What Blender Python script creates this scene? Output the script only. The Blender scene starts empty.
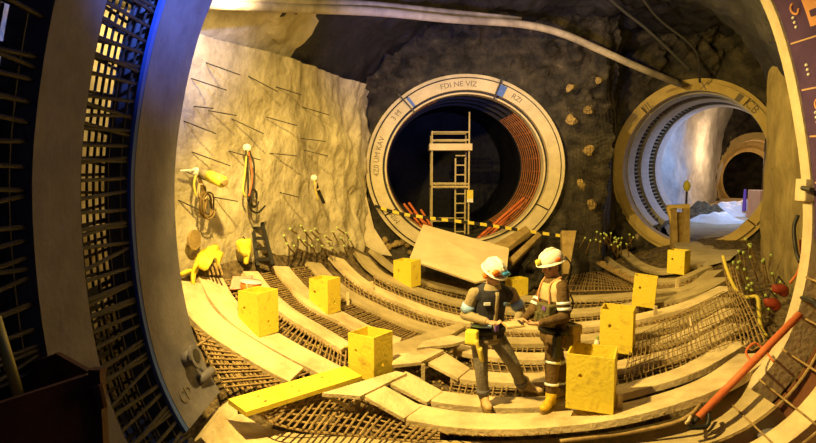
import bpy, math, random
from mathutils import Vector, Matrix, noise
random.seed(7)
S = bpy.context.scene
COL = S.collection
V = Vector
CAMZ = 2.85
PITCH = math.atan(56/600)
cp, sp_ = math.cos(PITCH), math.sin(PITCH)

# ------------------------------------------------------------------ survey helpers
def ray(px, py):
    x = (px-408)/600; y = (221.5-py)/600
    d = V((x, cp + y*sp_, -sp_ + y*cp))
    return d/d.y
def P(px, py, Y):
    return V((0, 0, CAMZ)) + ray(px, py)*Y
def axis_x(y):
    t = min(max(y, 3.0), 13.9)-6.8
    return 0.8 + 0.46*t - 0.032*t*t
def floor_z(x, y):
    s = (x-axis_x(y))*0.92
    if s < 0:
        s = max(s, -4.9)
        z = 5.1-math.sqrt(5.1**2-s*s)
        if z > 1.75: z = 1.75+0.3*(1-math.exp(-(z-1.75)/0.3))
        return z
    return 1.15*math.tanh(s*s/(12*1.15))
def floor_n(x, y):
    e = 0.02
    dx = (floor_z(x+e, y)-floor_z(x-e, y))/(2*e)
    dy = (floor_z(x, y+e)-floor_z(x, y-e))/(2*e)
    return V((-dx, -dy, 1)).normalized()
def Pf(px, py, lift=0.0):
    r = ray(px, py); o = V((0, 0, CAMZ)); t = 4.5
    while t < 30:
        p = o+r*t
        if p.z < floor_z(p.x, p.y)+lift: break
        t += 0.05
    a, b = t-0.05, t
    for _ in range(25):
        m = (a+b)/2; p = o+r*m
        if p.z < floor_z(p.x, p.y)+lift: b = m
        else: a = m
    return o+r*b
def catmull(pts, n, closed=False):
    pts = [V(p) for p in pts]; N = len(pts); out = []
    segs = N if closed else N-1
    # sample evenly by chord length
    L = [ (pts[(i+1) % N]-pts[i]).length for i in range(segs)]; T = sum(L)
    tot = n if closed else n-1
    for k in range(n):
        d = T*k/tot; i = 0
        while i < segs-1 and d > L[i]: d -= L[i]; i += 1
        t = min(1, d/max(L[i], 1e-9))
        if closed: p0, p1, p2, p3 = pts[(i-1) % N], pts[i], pts[(i+1) % N], pts[(i+2) % N]
        else:
            p1, p2 = pts[i], pts[i+1]
            p0 = pts[i-1] if i > 0 else p1*2-p2
            p3 = pts[i+2] if i+2 < N else p2*2-p1
        out.append(0.5*((2*p1)+(p2-p0)*t+(2*p0-5*p1+4*p2-p3)*t*t+(3*p1-p0-3*p2+p3)*t**3))
    return out

# ------------------------------------------------------------------ mesh builder
class MB:
    def __init__(s): s.v = []; s.f = []
    def add(s, vs, fs):
        o = len(s.v); s.v += [V(p) for p in vs]; s.f += [tuple(i+o for i in f) for f in fs]; return s
    def box(s, c, size, M=None):
        c = V(c); h = V(size)/2; vs = []
        for z in (-1, 1):
            for y in (-1, 1):
                for x in (-1, 1):
                    p = V((x*h.x, y*h.y, z*h.z))
                    vs.append(c+(M @ p if M else p))
        return s.add(vs, [(0,2,3,1),(4,5,7,6),(0,1,5,4),(2,6,7,3),(0,4,6,2),(1,3,7,5)])
    def beam(s, a, b, w, h, up=(0,0,1)):
        a, b = V(a), V(b); t = (b-a); L = t.length; t.normalize()
        sd = t.cross(V(up))
        if sd.length < 1e-4: sd = t.cross(V((1,0,0)))
        sd.normalize(); u = sd.cross(t)
        M = Matrix((t, sd, u)).transposed()
        return s.box((a+b)/2, (L, w, h), M)
    def tube(s, pts, r, n=6, closed=False, caps=True):
        pts = [V(p) for p in pts]; N = len(pts)
        rs = r if isinstance(r, (list, tuple)) else [r]*N
        vs = []; nrm = None
        for i, p in enumerate(pts):
            if closed: t = pts[(i+1) % N]-pts[i-1]
            else: t = pts[min(i+1, N-1)]-pts[max(i-1, 0)]
            t.normalize()
            if nrm is None:
                nrm = t.cross(V((0,0,1)))
                if nrm.length < 0.05: nrm = t.cross(V((1,0,0)))
            nrm = nrm-t*nrm.dot(t); nrm.normalize()
            bn = t.cross(nrm)
            for k in range(n):
                a = 2*math.pi*k/n
                vs.append(p+(nrm*math.cos(a)+bn*math.sin(a))*rs[i])
        fs = []
        for i in range(N if closed else N-1):
            j = (i+1) % N
            for k in range(n):
                k2 = (k+1) % n
                fs.append((i*n+k, i*n+k2, j*n+k2, j*n+k))
        if caps and not closed:
            fs.append(tuple(range(n-1, -1, -1))); fs.append(tuple((N-1)*n+k for k in range(n)))
        return s.add(vs, fs)
    def ball(s, c, r, M=None, nu=14, nv=9):
        c = V(c); r = V(r) if not isinstance(r, (int, float)) else V((r, r, r))
        vs = []; 
        for j in range(1, nv):
            th = math.pi*j/nv
            for i in range(nu):
                ph = 2*math.pi*i/nu
                p = V((r.x*math.sin(th)*math.cos(ph), r.y*math.sin(th)*math.sin(ph), r.z*math.cos(th)))
                vs.append(c+(M @ p if M else p))
        a = V((0,0,r.z)); b = V((0,0,-r.z))
        vs += [c+(M @ a if M else a), c+(M @ b if M else b)]
        fs = []; T = (nv-1)*nu; 
        for i in range(nu):
            i2 = (i+1) % nu
            fs.append((T, i, i2)); fs.append((T+1, (nv-2)*nu+i2, (nv-2)*nu+i))
            for j in range(nv-2):
                fs.append((j*nu+i, (j+1)*nu+i, (j+1)*nu+i2, j*nu+i2))
        return s.add(vs, fs)
    def capsule(s, a, ra, b, rb, n=12):
        a, b = V(a), V(b); t = (b-a).normalized(); pts = []; rs = []
        for k in range(1, 5):
            q = math.pi/2*k/5; pts.append(a-t*ra*math.cos(q)); rs.append(ra*math.sin(q))
        for k in range(6):
            w = k/5; pts.append(a.lerp(b, w)); rs.append(ra+(rb-ra)*w)
        for k in range(4, 0, -1):
            q = math.pi/2*k/5; pts.append(b+t*rb*math.cos(q)); rs.append(rb*math.sin(q))
        return s.tube(pts, rs, n)
    def loft(s, rings, n=18):
        # rings: (centre, u_vec, v_vec)
        vs = []
        for c, u, w in rings:
            for k in range(n):
                a = 2*math.pi*k/n; vs.append(V(c)+V(u)*math.cos(a)+V(w)*math.sin(a))
        fs = []
        for i in range(len(rings)-1):
            for k in range(n):
                k2 = (k+1) % n; fs.append((i*n+k, i*n+k2, (i+1)*n+k2, (i+1)*n+k))
        fs.append(tuple(range(n-1, -1, -1))); fs.append(tuple((len(rings)-1)*n+k for k in range(n)))
        return s.add(vs, fs)
    def sweep(s, inner, outd, axd, t, w0, w1, closed=False):
        # rectangular section swept: inner points, outward dirs, axial dir, thickness, axial extents (lists or scalars)
        N = len(inner); vs = []
        g = lambda q, i: q[i] if isinstance(q, (list, tuple)) else q
        for i in range(N):
            p = inner[i]; o = outd[i]*g(t, i)
            A = axd*g(w0, i); B = axd*g(w1, i)
            vs += [p+A, p+B, p+B+o, p+A+o]
        fs = []
        for i in range(N if closed else N-1):
            j = (i+1) % N
            for k in range(4):
                k2 = (k+1) % 4; fs.append((i*4+k, i*4+k2, j*4+k2, j*4+k))
        if not closed:
            fs += [(3,2,1,0), tuple((N-1)*4+k for k in range(4))]
        return s.add(vs, fs)

def fix_normals(me):
    import bmesh
    bm = bmesh.new(); bm.from_mesh(me); bmesh.ops.recalc_face_normals(bm, faces=bm.faces); bm.to_mesh(me); bm.free()
def mesh_of(name, mb, mat, org, smooth, bevel=0):
    me = bpy.data.meshes.new(name)
    me.from_pydata([tuple(p-org) for p in mb.v], [], mb.f); me.update()
    fix_normals(me)
    if mat: me.materials.append(mat)
    if smooth:
        for p in me.polygons: p.use_smooth = True
    return me
def base_of(mb):
    xs = [p.x for p in mb.v]; ys = [p.y for p in mb.v]; zs = [p.z for p in mb.v]
    return V(((min(xs)+max(xs))/2, (min(ys)+max(ys))/2, min(zs)))
def tag(o, label=None, cat=None, group=None, kind=None):
    if label: o['label'] = label
    if cat: o['category'] = cat
    if group: o['group'] = group
    if kind: o['kind'] = kind
    return o
def obj(name, mb, mat, label, cat, group=None, smooth=False, bevel=0, kind=None):
    org = base_of(mb)
    o = bpy.data.objects.new(name, mesh_of(name, mb, mat, org, smooth)); COL.objects.link(o); o.location = org
    if bevel: add_bevel(o, bevel)
    return tag(o, label, cat, group, kind)
def struct(name, mb, mat, smooth=False):
    o = bpy.data.objects.new(name, mesh_of(name, mb, mat, V((0,0,0)), smooth)); COL.objects.link(o)
    o['kind'] = 'structure'; return o
def add_bevel(o, w):
    m = o.modifiers.new('bevel', 'BEVEL'); m.width = w; m.segments = 2; m.limit_method = 'ANGLE'; m.angle_limit = math.radians(40)
def thing(name, label, cat, loc=(0,0,0), group=None, rotz=0):
    o = bpy.data.objects.new(name, None); COL.objects.link(o); o.location = loc; o.rotation_euler = (0, 0, rotz)
    o.empty_display_size = 0.1
    return tag(o, label, cat, group)
def part(parent, name, mb, mat, smooth=False, label=None, bevel=0, local=False, kind=None):
    # vertices are world coordinates unless local; parents carry only a location then
    org = V((0,0,0))
    if not local:
        q = parent; 
        while q: org = org+V(q.location); q = q.parent
    o = bpy.data.objects.new(name, mesh_of(name, mb, mat, org, smooth)); COL.objects.link(o); o.parent = parent
    if bevel: add_bevel(o, bevel)
    if label: o['label'] = label
    if kind: o['kind'] = kind
    return o
def copy_tree(o, parent=None):
    c = o.copy(); COL.objects.link(c); c.parent = parent
    for ch in list(o.children): copy_tree(ch, c)
    return c
def blob(prims, voxel, smooth_it=4):
    me = bpy.data.meshes.new('tmp'); me.from_pydata([tuple(p) for p in prims.v], [], prims.f); me.update(); fix_normals(me)
    o = bpy.data.objects.new('tmp', me); COL.objects.link(o)
    m = o.modifiers.new('r', 'REMESH'); m.mode = 'VOXEL'; m.voxel_size = voxel
    if smooth_it:
        k = o.modifiers.new('s', 'SMOOTH'); k.factor = 0.5; k.iterations = smooth_it
    bpy.context.view_layer.update()
    ev = o.evaluated_get(bpy.context.evaluated_depsgraph_get())
    m2 = ev.to_mesh(); mb = MB()
    mb.add([v.co.copy() for v in m2.vertices], [tuple(p.vertices) for p in m2.polygons])
    ev.to_mesh_clear(); bpy.data.objects.remove(o); bpy.data.meshes.remove(me)
    return mb

# ------------------------------------------------------------------ materials
def mat(name, c, c2=None, scale=6, rough=0.7, bump=0.0, bscale=None, metal=0.0, detail=6, c3=None, pos=(0.35, 0.65), spec=0.3):
    m = bpy.data.materials.new(name); m.use_nodes = True; nt = m.node_tree; N = nt.nodes; L = nt.links
    b = N['Principled BSDF']; b.inputs['Roughness'].default_value = rough; b.inputs['Metallic'].default_value = metal
    b.inputs['Specular IOR Level'].default_value = spec
    b.inputs['Base Color'].default_value = (*c, 1)
    if c2 or bump:
        geo = N.new('ShaderNodeNewGeometry')
    if c2:
        n = N.new('ShaderNodeTexNoise'); n.inputs['Scale'].default_value = scale; n.inputs['Detail'].default_value = detail
        n.inputs['Roughness'].default_value = 0.62
        L.new(geo.outputs['Position'], n.inputs['Vector'])
        r = N.new('ShaderNodeValToRGB'); e = r.color_ramp.elements
        e[0].position = pos[0]; e[1].position = pos[1]; e[0].color = (*c, 1); e[1].color = (*c2, 1)
        if c3:
            q = r.color_ramp.elements.new((pos[0]+pos[1])/2+0.1); q.color = (*c3, 1)
        L.new(n.outputs['Fac'], r.inputs['Fac']); L.new(r.outputs['Color'], b.inputs['Base Color'])
    if bump:
        n2 = N.new('ShaderNodeTexNoise'); n2.inputs['Scale'].default_value = bscale or scale*3; n2.inputs['Detail'].default_value = 8
        L.new(geo.outputs['Position'], n2.inputs['Vector'])
        bp = N.new('ShaderNodeBump'); bp.inputs['Strength'].default_value = bump; bp.inputs['Distance'].default_value = 0.05
        L.new(n2.outputs['Fac'], bp.inputs['Height']); L.new(bp.outputs['Normal'], b.inputs['Normal'])
    return m
M = {}
M['shotcrete'] = mat('shotcrete', (0.37,0.32,0.21), (0.60,0.53,0.36), 2.2, 0.9, 1.0, 6)
M['rock'] = mat('dark_rock', (0.02,0.018,0.016), (0.40,0.32,0.21), 2.6, 0.75, 1.0, 9, c3=(0.08,0.066,0.046), pos=(0.41,0.74))
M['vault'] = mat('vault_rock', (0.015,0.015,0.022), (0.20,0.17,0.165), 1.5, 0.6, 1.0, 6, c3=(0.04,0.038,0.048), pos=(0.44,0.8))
M['pillar'] = mat('pillar_rock', (0.17,0.13,0.055), (0.30,0.24,0.11), 1.5, 0.85, 0.8, 7)
M['whiterock'] = mat('pale_rock', (0.38,0.36,0.35), (0.62,0.60,0.57), 1.4, 0.85, 1.0, 4)
M['soil'] = mat('muddy_ground', (0.05,0.034,0.016), (0.22,0.16,0.08), 9, 0.9, 1.0, 22)
M['track'] = mat('packed_ground', (0.42,0.35,0.23), (0.58,0.49,0.33), 3, 0.9, 0.5, 12)
M['plank'] = mat('dusty_plank', (0.42,0.33,0.18), (0.70,0.58,0.35), 2.4, 0.75, 0.35, 26, pos=(.30,.58))
M['plank2'] = mat('dusty_plank_dull', (0.36,0.29,0.15), (0.50,0.41,0.23), 3, 0.75, 0.35, 26)
M['rebar'] = mat('rusty_rebar', (0.20,0.13,0.055), (0.42,0.30,0.13), 14, 0.7, 0.2, 60)
M['darkrebar'] = mat('dark_rebar', (0.014,0.012,0.012), (0.04,0.03,0.025), 14, 0.6, 0.2, 60)
M['redbar'] = mat('red_bar', (0.55,0.13,0.045), (0.66,0.20,0.07), 8, 0.6)
M['rustmesh'] = mat('rust_mesh', (0.30,0.10,0.03), (0.42,0.17,0.06), 8, 0.7)
M['yellow'] = mat('yellow_steel', (0.78,0.60,0.04), (0.84,0.68,0.08), 2.5, 0.55, 0.15, 20)
M['yellowworn'] = mat('worn_yellow_steel', (0.50,0.37,0.05), (0.78,0.63,0.06), 8, 0.6, 0.2, 24, pos=(0.27,0.44))
M['ring'] = mat('ring_steel', (0.105,0.098,0.12), (0.165,0.155,0.175), 3, 0.6, 0.15, 20)
M['ringback'] = mat('ring_concrete', (0.46,0.39,0.26), (0.62,0.53,0.36), 3, 0.7, 0.2, 20)
M['ringyellow'] = mat('dusty_ring', (0.44,0.32,0.11), (0.58,0.44,0.17), 3, 0.7, 0.2, 20)
M['bluestrip'] = mat('blue_strip', (0.05,0.10,0.34))
M['dark'] = mat('dark_steel', (0.02,0.018,0.016), None, 6, 0.5)
M['ink'] = mat('marker_ink', (0.16,0.135,0.11), None, 6, 0.8)
M['bluepaint'] = mat('blue_paint', (0.04,0.10,0.40), (0.07,0.15,0.5), 9, 0.5)
M['scaff'] = mat('scaffold_steel', (0.50,0.40,0.20), (0.62,0.52,0.30), 6, 0.5)
M['wood'] = mat('plain_board', (0.62,0.50,0.31), (0.72,0.60,0.40), 2, 0.7, 0.25, 40)
M['oldwood'] = mat('old_timber', (0.26,0.18,0.07), (0.40,0.29,0.12), 5, 0.8, 0.4, 25)
M['tape_y'] = mat('tape_yellow', (0.75,0.60,0.08), None)
M['white'] = mat('white_plastic', (0.80,0.79,0.75), None, rough=0.35)
M['orange'] = mat('orange_plastic', (0.80,0.20,0.03), None, rough=0.45)
M['red'] = mat('red_plastic', (0.30,0.045,0.02), (0.20,0.03,0.015), 6, 0.6)
M['pink'] = mat('pink_cloth', (0.72,0.36,0.28), None)
M['green'] = mat('green_cap', (0.36,0.46,0.14), None, rough=0.5)
M['hose'] = mat('yellow_hose', (0.60,0.50,0.09), None, rough=0.5)
M['jacket_y'] = mat('yellow_oilskin', (0.80,0.66,0.04), (0.85,0.72,0.10), 6, 0.4)
M['black'] = mat('black_rubber', (0.018,0.017,0.017), None, rough=0.5)
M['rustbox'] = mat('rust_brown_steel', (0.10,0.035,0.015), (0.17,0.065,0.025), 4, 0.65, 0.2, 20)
M['purple'] = mat('purple_panel', (0.055,0.03,0.10), (0.085,0.045,0.13), 6, 0.5)
M['panelorange'] = mat('orange_panel', (0.62,0.30,0.13), (0.70,0.36,0.17), 5, 0.6)
M['panelline'] = mat('panel_joint', (0.50,0.33,0.20), None)
M['pipe'] = mat('grey_pipe', (0.22,0.19,0.16), (0.50,0.44,0.36), 2, 0.7)
M['sheet'] = mat('white_sheet', (0.78,0.78,0.78), (0.9,0.9,0.9), 3, 0.5)
M['darkpipe'] = mat('dark_pipe', (0.05,0.05,0.055), None, rough=0.5)
# people
M['skin'] = mat('skin', (0.56,0.33,0.20), None, rough=0.5)
M['tan'] = mat('tan_cloth', (0.27,0.22,0.13), (0.37,0.30,0.19), 12, 0.85, 0.3, 60)
M['navy'] = mat('navy_vest', (0.022,0.022,0.034), (0.04,0.04,0.055), 12, 0.8, 0.3, 60)
M['greytrs'] = mat('grey_trousers', (0.13,0.115,0.10), (0.24,0.21,0.17), 7, 0.85, 0.4, 40)
M['brown'] = mat('brown_cloth', (0.085,0.05,0.02), (0.15,0.09,0.035), 9, 0.85, 0.4, 40)
M['khaki'] = mat('khaki_vest', (0.46,0.36,0.19), (0.56,0.45,0.26), 12, 0.8)
M['camo'] = mat('dark_olive_pouch', (0.05,0.05,0.02), (0.16,0.14,0.06), 22, 0.8)
M['reflect'] = mat('reflective_band', (0.80,0.86,0.95), None, rough=0.25, metal=0.2)
M['bluereflect'] = mat('blue_reflective', (0.30,0.48,0.85), None, rough=0.3)
M['boot_tan'] = mat('tan_boot', (0.46,0.33,0.16), (0.58,0.43,0.22), 10, 0.6)
M['boot_yellow'] = mat('yellow_boot', (0.72,0.50,0.03), (0.60,0.40,0.03), 7, 0.4)
M['boot_brown'] = mat('muddy_boot', (0.16,0.10,0.03), (0.30,0.21,0.07), 9, 0.7)
M['bag'] = mat('ochre_bag', (0.50,0.36,0.10), (0.60,0.45,0.16), 8, 0.8)
M['bluegoggle'] = mat('blue_goggles', (0.04,0.22,0.55), None, rough=0.15)
M['purplemuff'] = mat('purple_muff', (0.16,0.08,0.42), None, rough=0.4)

# ------------------------------------------------------------------ the cavern shell
def wall_x(y):   # the plan line of the left wall
    k = [(2.0,-4.6),(5.0,-3.7),(6.2,-3.2),(7.25,-2.88),(8.3,-2.44),(9.0,-2.15),(9.9,-1.8),(10.75,-1.5),(11.9,-1.15),(12.8,-.95),(14.4,-.78),(16,-0.7)]
    for (a, xa), (b, xb) in zip(k, k[1:]):
        if y <= b: return xa+(xb-xa)*(max(y, a)-a)/(b-a)
    return k[-1][1]
def rocky(p, amp, f=0.9, seed=0):
    q = V((p.x*f+seed, p.y*f, p.z*f))
    a = noise.fractal(q, 1.0, 2.1, 5)
    b = noise.noise(q*0.55+V((3, 7, 1)))
    c = noise.noise(q*3.1+V((9, 2, 5)))
    return amp*(0.6*a+0.7*b+0.18*c)
def grid(nu, nv, fn):
    mb = MB(); vs = [fn(i/(nu-1), j/(nv-1)) for j in range(nv) for i in range(nu)]
    fs = [(j*nu+i, j*nu+i+1, (j+1)*nu+i+1, (j+1)*nu+i) for j in range(nv-1) for i in range(nu-1)]
    return mb.add(vs, fs)
def f_floor(u, v):
    y = 5.9+v*9.1; x0 = wall_x(y)-0.35; x1 = 9.4
    x = x0+(x1-x0)*u
    z = floor_z(x, y); q = min(max((6.5-y)/.55, 0), 1); z -= .5*q*q*(3-2*q)
    return V((x, y, z-0.03+0.05*noise.noise(V((x*3, y*3, 0)))+0.03*noise.noise(V((x*9, y*9, 3)))))
struct('floor', grid(150, 130, f_floor), M['soil'], True)
def f_wl(u, v):
    y = 2.6+u*11.9; z = -0.1+v*4.65
    p = V((wall_x(y), y, z)); d = .05*noise.noise(p*2.6)+rocky(p, 0.13+0.20*max(0, (u-.62)/.38), 0.9+.5*max(0, (u-.62)/.38), 3)
    lean = 0.10*math.sin(v*3.1)
    return V((p.x-lean*0.5+d*0.9-0.08, p.y-d*0.25, p.z))
struct('wall_left', grid(150, 70, f_wl), M['shotcrete'], True)
RWX = [(5.4,4.5),(6.15,4.5),(6.9,4.85),(7.9,5.3),(9,5.75),(10.2,6.15),(11,6.45),(11.6,7),(12.3,8),(13.4,9.2),(15.5,9.8)]
def rwall_x(y):
    for (a, xa), (b, xb) in zip(RWX, RWX[1:]):
        if y <= b: return xa+(xb-xa)*(max(y, a)-a)/(b-a)
    return RWX[-1][1]
def ceil_z(x, y):
    u = x-wall_x(y)+0.25
    z = 4.5+1.75*(1-math.exp(-max(u, 0)/1.1))
    w = rwall_x(y)-x+.3
    return min(z, 3.6+2.65*(1-math.exp(-max(w, 0)/1.0)))
def f_ceil(u, v):
    y = 5.2+v*10.0; x0 = wall_x(y)-0.35; x = x0+(9.6-x0)*(u**1.3)
    p = V((x, y, ceil_z(x, y))); d = rocky(p, 0.34, 0.8, 11)+.12*(1-2*abs(noise.noise(p*1.9)))
    if u < 0.05: d *= 0.25
    return V((p.x, p.y, p.z+d))
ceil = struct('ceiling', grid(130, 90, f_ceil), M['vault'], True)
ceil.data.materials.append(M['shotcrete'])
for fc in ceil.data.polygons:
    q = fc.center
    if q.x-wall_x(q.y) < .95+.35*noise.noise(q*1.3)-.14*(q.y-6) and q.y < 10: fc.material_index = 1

# back wall with the two tunnel mouths
C1 = P(465, 168, 14.0); A1o, B1o = 98*14/600, 91*14/600; A1i, B1i = 82*14/600, 76*14/600
C2 = P(693, 168, 15.0); AZ2 = math.radians(34); A2o, B2o = 1.93, 2.14; A2i, B2i = 1.66, 1.88
u2 = V((math.cos(AZ2), -math.sin(AZ2), 0)); w2 = V((math.sin(AZ2), math.cos(AZ2), 0))
def L2(x, y, z): return C2+u2*x+w2*y+V((0, 0, z))
EL, ER = P(612, 164, 14.4), P(778, 164, 15.6)
bk = [(-1.6,14.2),(3.5,14.25),(4.6,14.1),(L2(-1.95,.05,0).x, L2(-1.95,.05,0).y),(L2(1.95,.05,0).x, L2(1.95,.05,0).y),(9.9,13.2)]
bkl = [0]
for a, b in zip(bk, bk[1:]): bkl.append(bkl[-1]+math.hypot(b[0]-a[0], b[1]-a[1]))
def bkp(t):
    d = t*bkl[-1]
    for i in range(len(bk)-1):
        if d <= bkl[i+1] or i == len(bk)-2:
            w = (d-bkl[i])/(bkl[i+1]-bkl[i]); a, b = bk[i], bk[i+1]
            return a[0]+(b[0]-a[0])*w, a[1]+(b[1]-a[1])*w
def back_wall():
    nu, nv = 190, 95; vs = []; keep = []
    for j in range(nv):
        for i in range(nu):
            x, y = bkp(i/(nu-1)); z = -0.4+7.2*j/(nv-1); p = V((x, y, z))
            e1 = math.hypot((x-C1.x)/A1o, (z-C1.z)/B1o)
            q = p-C2; lx = q.dot(u2); e2 = math.hypot(lx/A2o, q.z/B2o) if x > 4.6 else 9
            e = min(e1, e2)
            keep.append(e > 0.93)
            amp = 0.6*min(1, max(0, (e-0.97)/0.45))
            d = rocky(p, amp, 1.1, 20)+0.5*amp*noise.noise(p*2.7)+.35*amp*(1-2*abs(noise.noise(p*4.3)))
            vs.append(p+V((0, -abs(d)*0.6-d*0.7, 0)))
    fs = []
    for j in range(nv-1):
        for i in range(nu-1):
            q = (j*nu+i, j*nu+i+1, (j+1)*nu+i+1, (j+1)*nu+i)
            if all(keep[k] for k in q): fs.append(q)
    return MB().add(vs, fs)
struct('wall_back', back_wall(), M['rock'], True)
# right wall: the rock pillar between the right tunnel and our own ring
rw = [(9.2,13.4),(8.0,12.3),(7.0,11.6),(6.45,11.0),(6.15,10.2),(5.75,9.0),(5.3,7.9),(4.85,6.9),(4.6,6.4),(4.55,6.15)]
rws = catmull([V((a, b, 0)) for a, b in rw], 70)
def f_wr(u, v):
    k = min(int(u*69), 69); q = rws[k]; z = 0.2+v*4.5
    p = V((q.x, q.y, z)); d = rocky(p, 0.16, 0.8, 31)
    return V((p.x+d*0.8+0.05, p.y+d*0.4, z))
wr = struct('wall_right', grid(70, 80, f_wr), M['pillar'], True)

# ------------------------------------------------------------------ our tunnel: the last rings around the camera
ring_px = [(213,0),(195,50),(182,110),(175,170),(176,230),(183,290),(197,345),(221,393),(247,420),(285,434),(350,439),(420,442),(500,443),(570,439),
           (640,429),(700,412),(745,382),(777,340),(794,290),(802,240),(802,190),(795,130),(781,60),(760,0),(716,-75),(640,-135),(520,-165),(400,-150),(300,-105),(245,-55)]
YR = 6.0
ringp = catmull([P(a, b, YR) for a, b in ring_px], 160, True)
for p in ringp: p.y = 0
NR = len(ringp); cen = sum(ringp, V())/NR
ringn = []
for i in range(NR):
    t = ringp[(i+1) % NR]-ringp[i-1]; n = V((t.z, 0, -t.x)).normalized()
    if n.dot(ringp[i]-cen) < 0: n = -n
    ringn.append(n)
YA = V((0, 1, 0))
def idx(px, py):
    q = P(px, py, YR); return min(range(NR), key=lambda i: (ringp[i].x-q.x)**2+(ringp[i].z-q.z)**2)
i_tl = 0; i_bl = idx(221, 393); i_bot = idx(285, 434); i_br = idx(745, 382); i_r = idx(803, 240); i_tr = idx(764, 0)
def arc(a, b):
    r = []; i = a
    while True:
        r.append(i)
        if i == b: return r
        i = (i+1) % NR
def ring_band(ids, t, y0, y1, off=0.0, closed=False):
    mb = MB()
    return mb.sweep([ringp[i]+ringn[i]*off for i in ids], [ringn[i] for i in ids], YA, t, y0, y1, closed)
R1 = thing('tunnel_ring', 'wide pale steel ring framing the cavern, with pipe stub on its lower left', 'tunnel ring', (cen.x, 5.5, 0), 'tunnel lining rings')
i_top = idx(520, -165)
part(R1, 'left_segment', ring_band(arc(i_top, i_bl), 0.26, 5.12, 6.0), M['ring'])
part(R1, 'edge_strip', ring_band(arc(i_top, i_bl), 0.03, 5.06, 5.118, off=0.004), M['bluestrip'], label='blue edge strip')  # thin edge strip in plain blue
part(R1, 'invert_segment', ring_band(arc((i_bl+1) % NR, i_bot+1), 0.24, 5.2, 6.05), M['plank'])
part(R1, 'bottom_segment', ring_band(arc(i_bot+1, i_br), 0.24, 5.45, 6.05), M['plank2'])  # duller plank tone paints this segment as lying in shadow
part(R1, 'right_segment', ring_band(arc(i_br, i_top), 0.26, 5.86, 6.0), M['ringback'])
jb = ringp[i_bl]; 
# pipe stub with flange on the lower left of the ring
k = idx(195, 345); c = ringp[k]+V((0, 5.62, 0)); nin = -ringn[k]
fl = MB().tube([c+nin*-0.02, c+nin*0.10], 0.075, 14)
st = part(R1, 'pipe_stub', fl, M['ring'], True)
part(st, 'flange', MB().tube([c+nin*0.10, c+nin*0.125], 0.12, 16), M['ring'])
part(st, 'bore', MB().tube([c+nin*0.122, c+nin*0.130], 0.07, 14), M['black'], label='dark pipe bore')
part(st, 'rod', MB().tube([c+nin*0.05+V((0,0.1,0.06)), c+nin*0.20+V((0,0.22,0.10))], 0.014, 8), M['rebar'])
k = idx(209, 375); c = ringp[k]+V((0, 5.9, 0)); nin = -ringn[k]
part(R1, 'joint_clamp', MB().tube([c+nin*0.0+V((0,-0.2,0)), c+nin*0.05+V((0,0.05,0))], 0.05, 10), M['ring'], True)
def text_mesh(s, size):
    cu = bpy.data.curves.new('t', 'FONT'); cu.body = s; cu.size = size; cu.align_x = 'CENTER'; cu.align_y = 'CENTER'; cu.extrude = 0.004
    cu.resolution_u = 3
    o = bpy.data.objects.new('t', cu); COL.objects.link(o); bpy.context.view_layer.update()
    ev = o.evaluated_get(bpy.context.evaluated_depsgraph_get()); me = ev.to_mesh()
    r = ([v.co.copy() for v in me.vertices], [tuple(p.vertices) for p in me.polygons]); ev.to_mesh_clear()
    bpy.data.objects.remove(o); bpy.data.curves.remove(cu); return r
def text_plane(s, size, c, xd, yd):
    vs, fs = text_mesh(s, size); zd = V(xd).cross(V(yd))
    return MB().add([V(c)+V(xd)*v.x+V(yd)*v.y+zd*v.z for v in vs], fs)
k = idx(206, 367); c = ringp[k]-ringn[k]*0.006+V((0, 5.36, 0)); tg = (ringp[k+1]-ringp[k-1]).normalized()
part(R1, 'lettering', text_plane('CD', 0.17, c, YA, -tg), M['ink'], label='dark painted letters')

R2 = thing('tunnel_ring', 'dark grey steel ring nearest the camera at far left', 'tunnel ring', (cen.x, 4.0, 0), 'tunnel lining rings')
part(R2, 'left_segment', ring_band(arc(i_top, i_bot), 0.26, 3.72, 4.27), M['ring'])
part(R2, 'right_segment', ring_band(arc(i_br, i_top), 0.26, 3.72, 4.27), M['ring'])
part(R2, 'bottom_segment', ring_band(arc(i_bot, i_br), 0.24, 3.72, 4.27), M['plank2'])

def cage(name, label, y0, y1, ids, hoops, step, group):
    t = thing(name, label, 'rebar cage', (ringp[ids[len(ids)//2]].x, (y0+y1)/2, 0), group)
    for lay, off in enumerate((0.05, 0.24)):
        for q in range(hoops+2*lay):
            y = y0+(y1-y0)*((q+0.5)/hoops if not lay else .25+.75*(q+.5)/(hoops+2))
            part(t, 'hoop_bar', MB().tube([ringp[i]+ringn[i]*(off+0.02)+YA*y for i in ids], 0.011, 6), M['darkrebar'])
    n = 0; L = 0; nxt = 0; prev = None
    for i in ids:
        p = ringp[i]
        if prev is not None: L += (p-prev).length
        prev = p
        while L >= nxt:
            for off in (0.05, 0.24):
                j = random.uniform(-0.02, 0.02); kx = random.uniform(-0.05, 0.05)
                tg = (ringp[(i+1) % NR]-ringp[i-1]).normalized()
                a = p+ringn[i]*off+YA*(y0-0.05)+tg*(j-kx); b = p+ringn[i]*off+YA*(y1+0.05)+tg*(j+kx)
                part(t, 'cross_bar', MB().tube([a, b], 0.016 if off < 0.1 else 0.014, 6), M['darkrebar']); n += 1
            nxt += step*random.choice((0.35, 0.7, 1.0, 1.1))
    return t
ids_l = arc(idx(245, -55), i_bot)
cage('rebar_cage', 'dark rebar cage between the two left rings, yellow light through it', 4.27, 5.1, ids_l, 4, 0.105, 'rebar cages of the lining')
cage('rebar_cage', 'black rebar cage at the far left edge, before the nearest ring', 2.75, 3.72, arc(idx(190, 70), idx(230, 400)), 4, 0.12, 'rebar cages of the lining')

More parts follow.
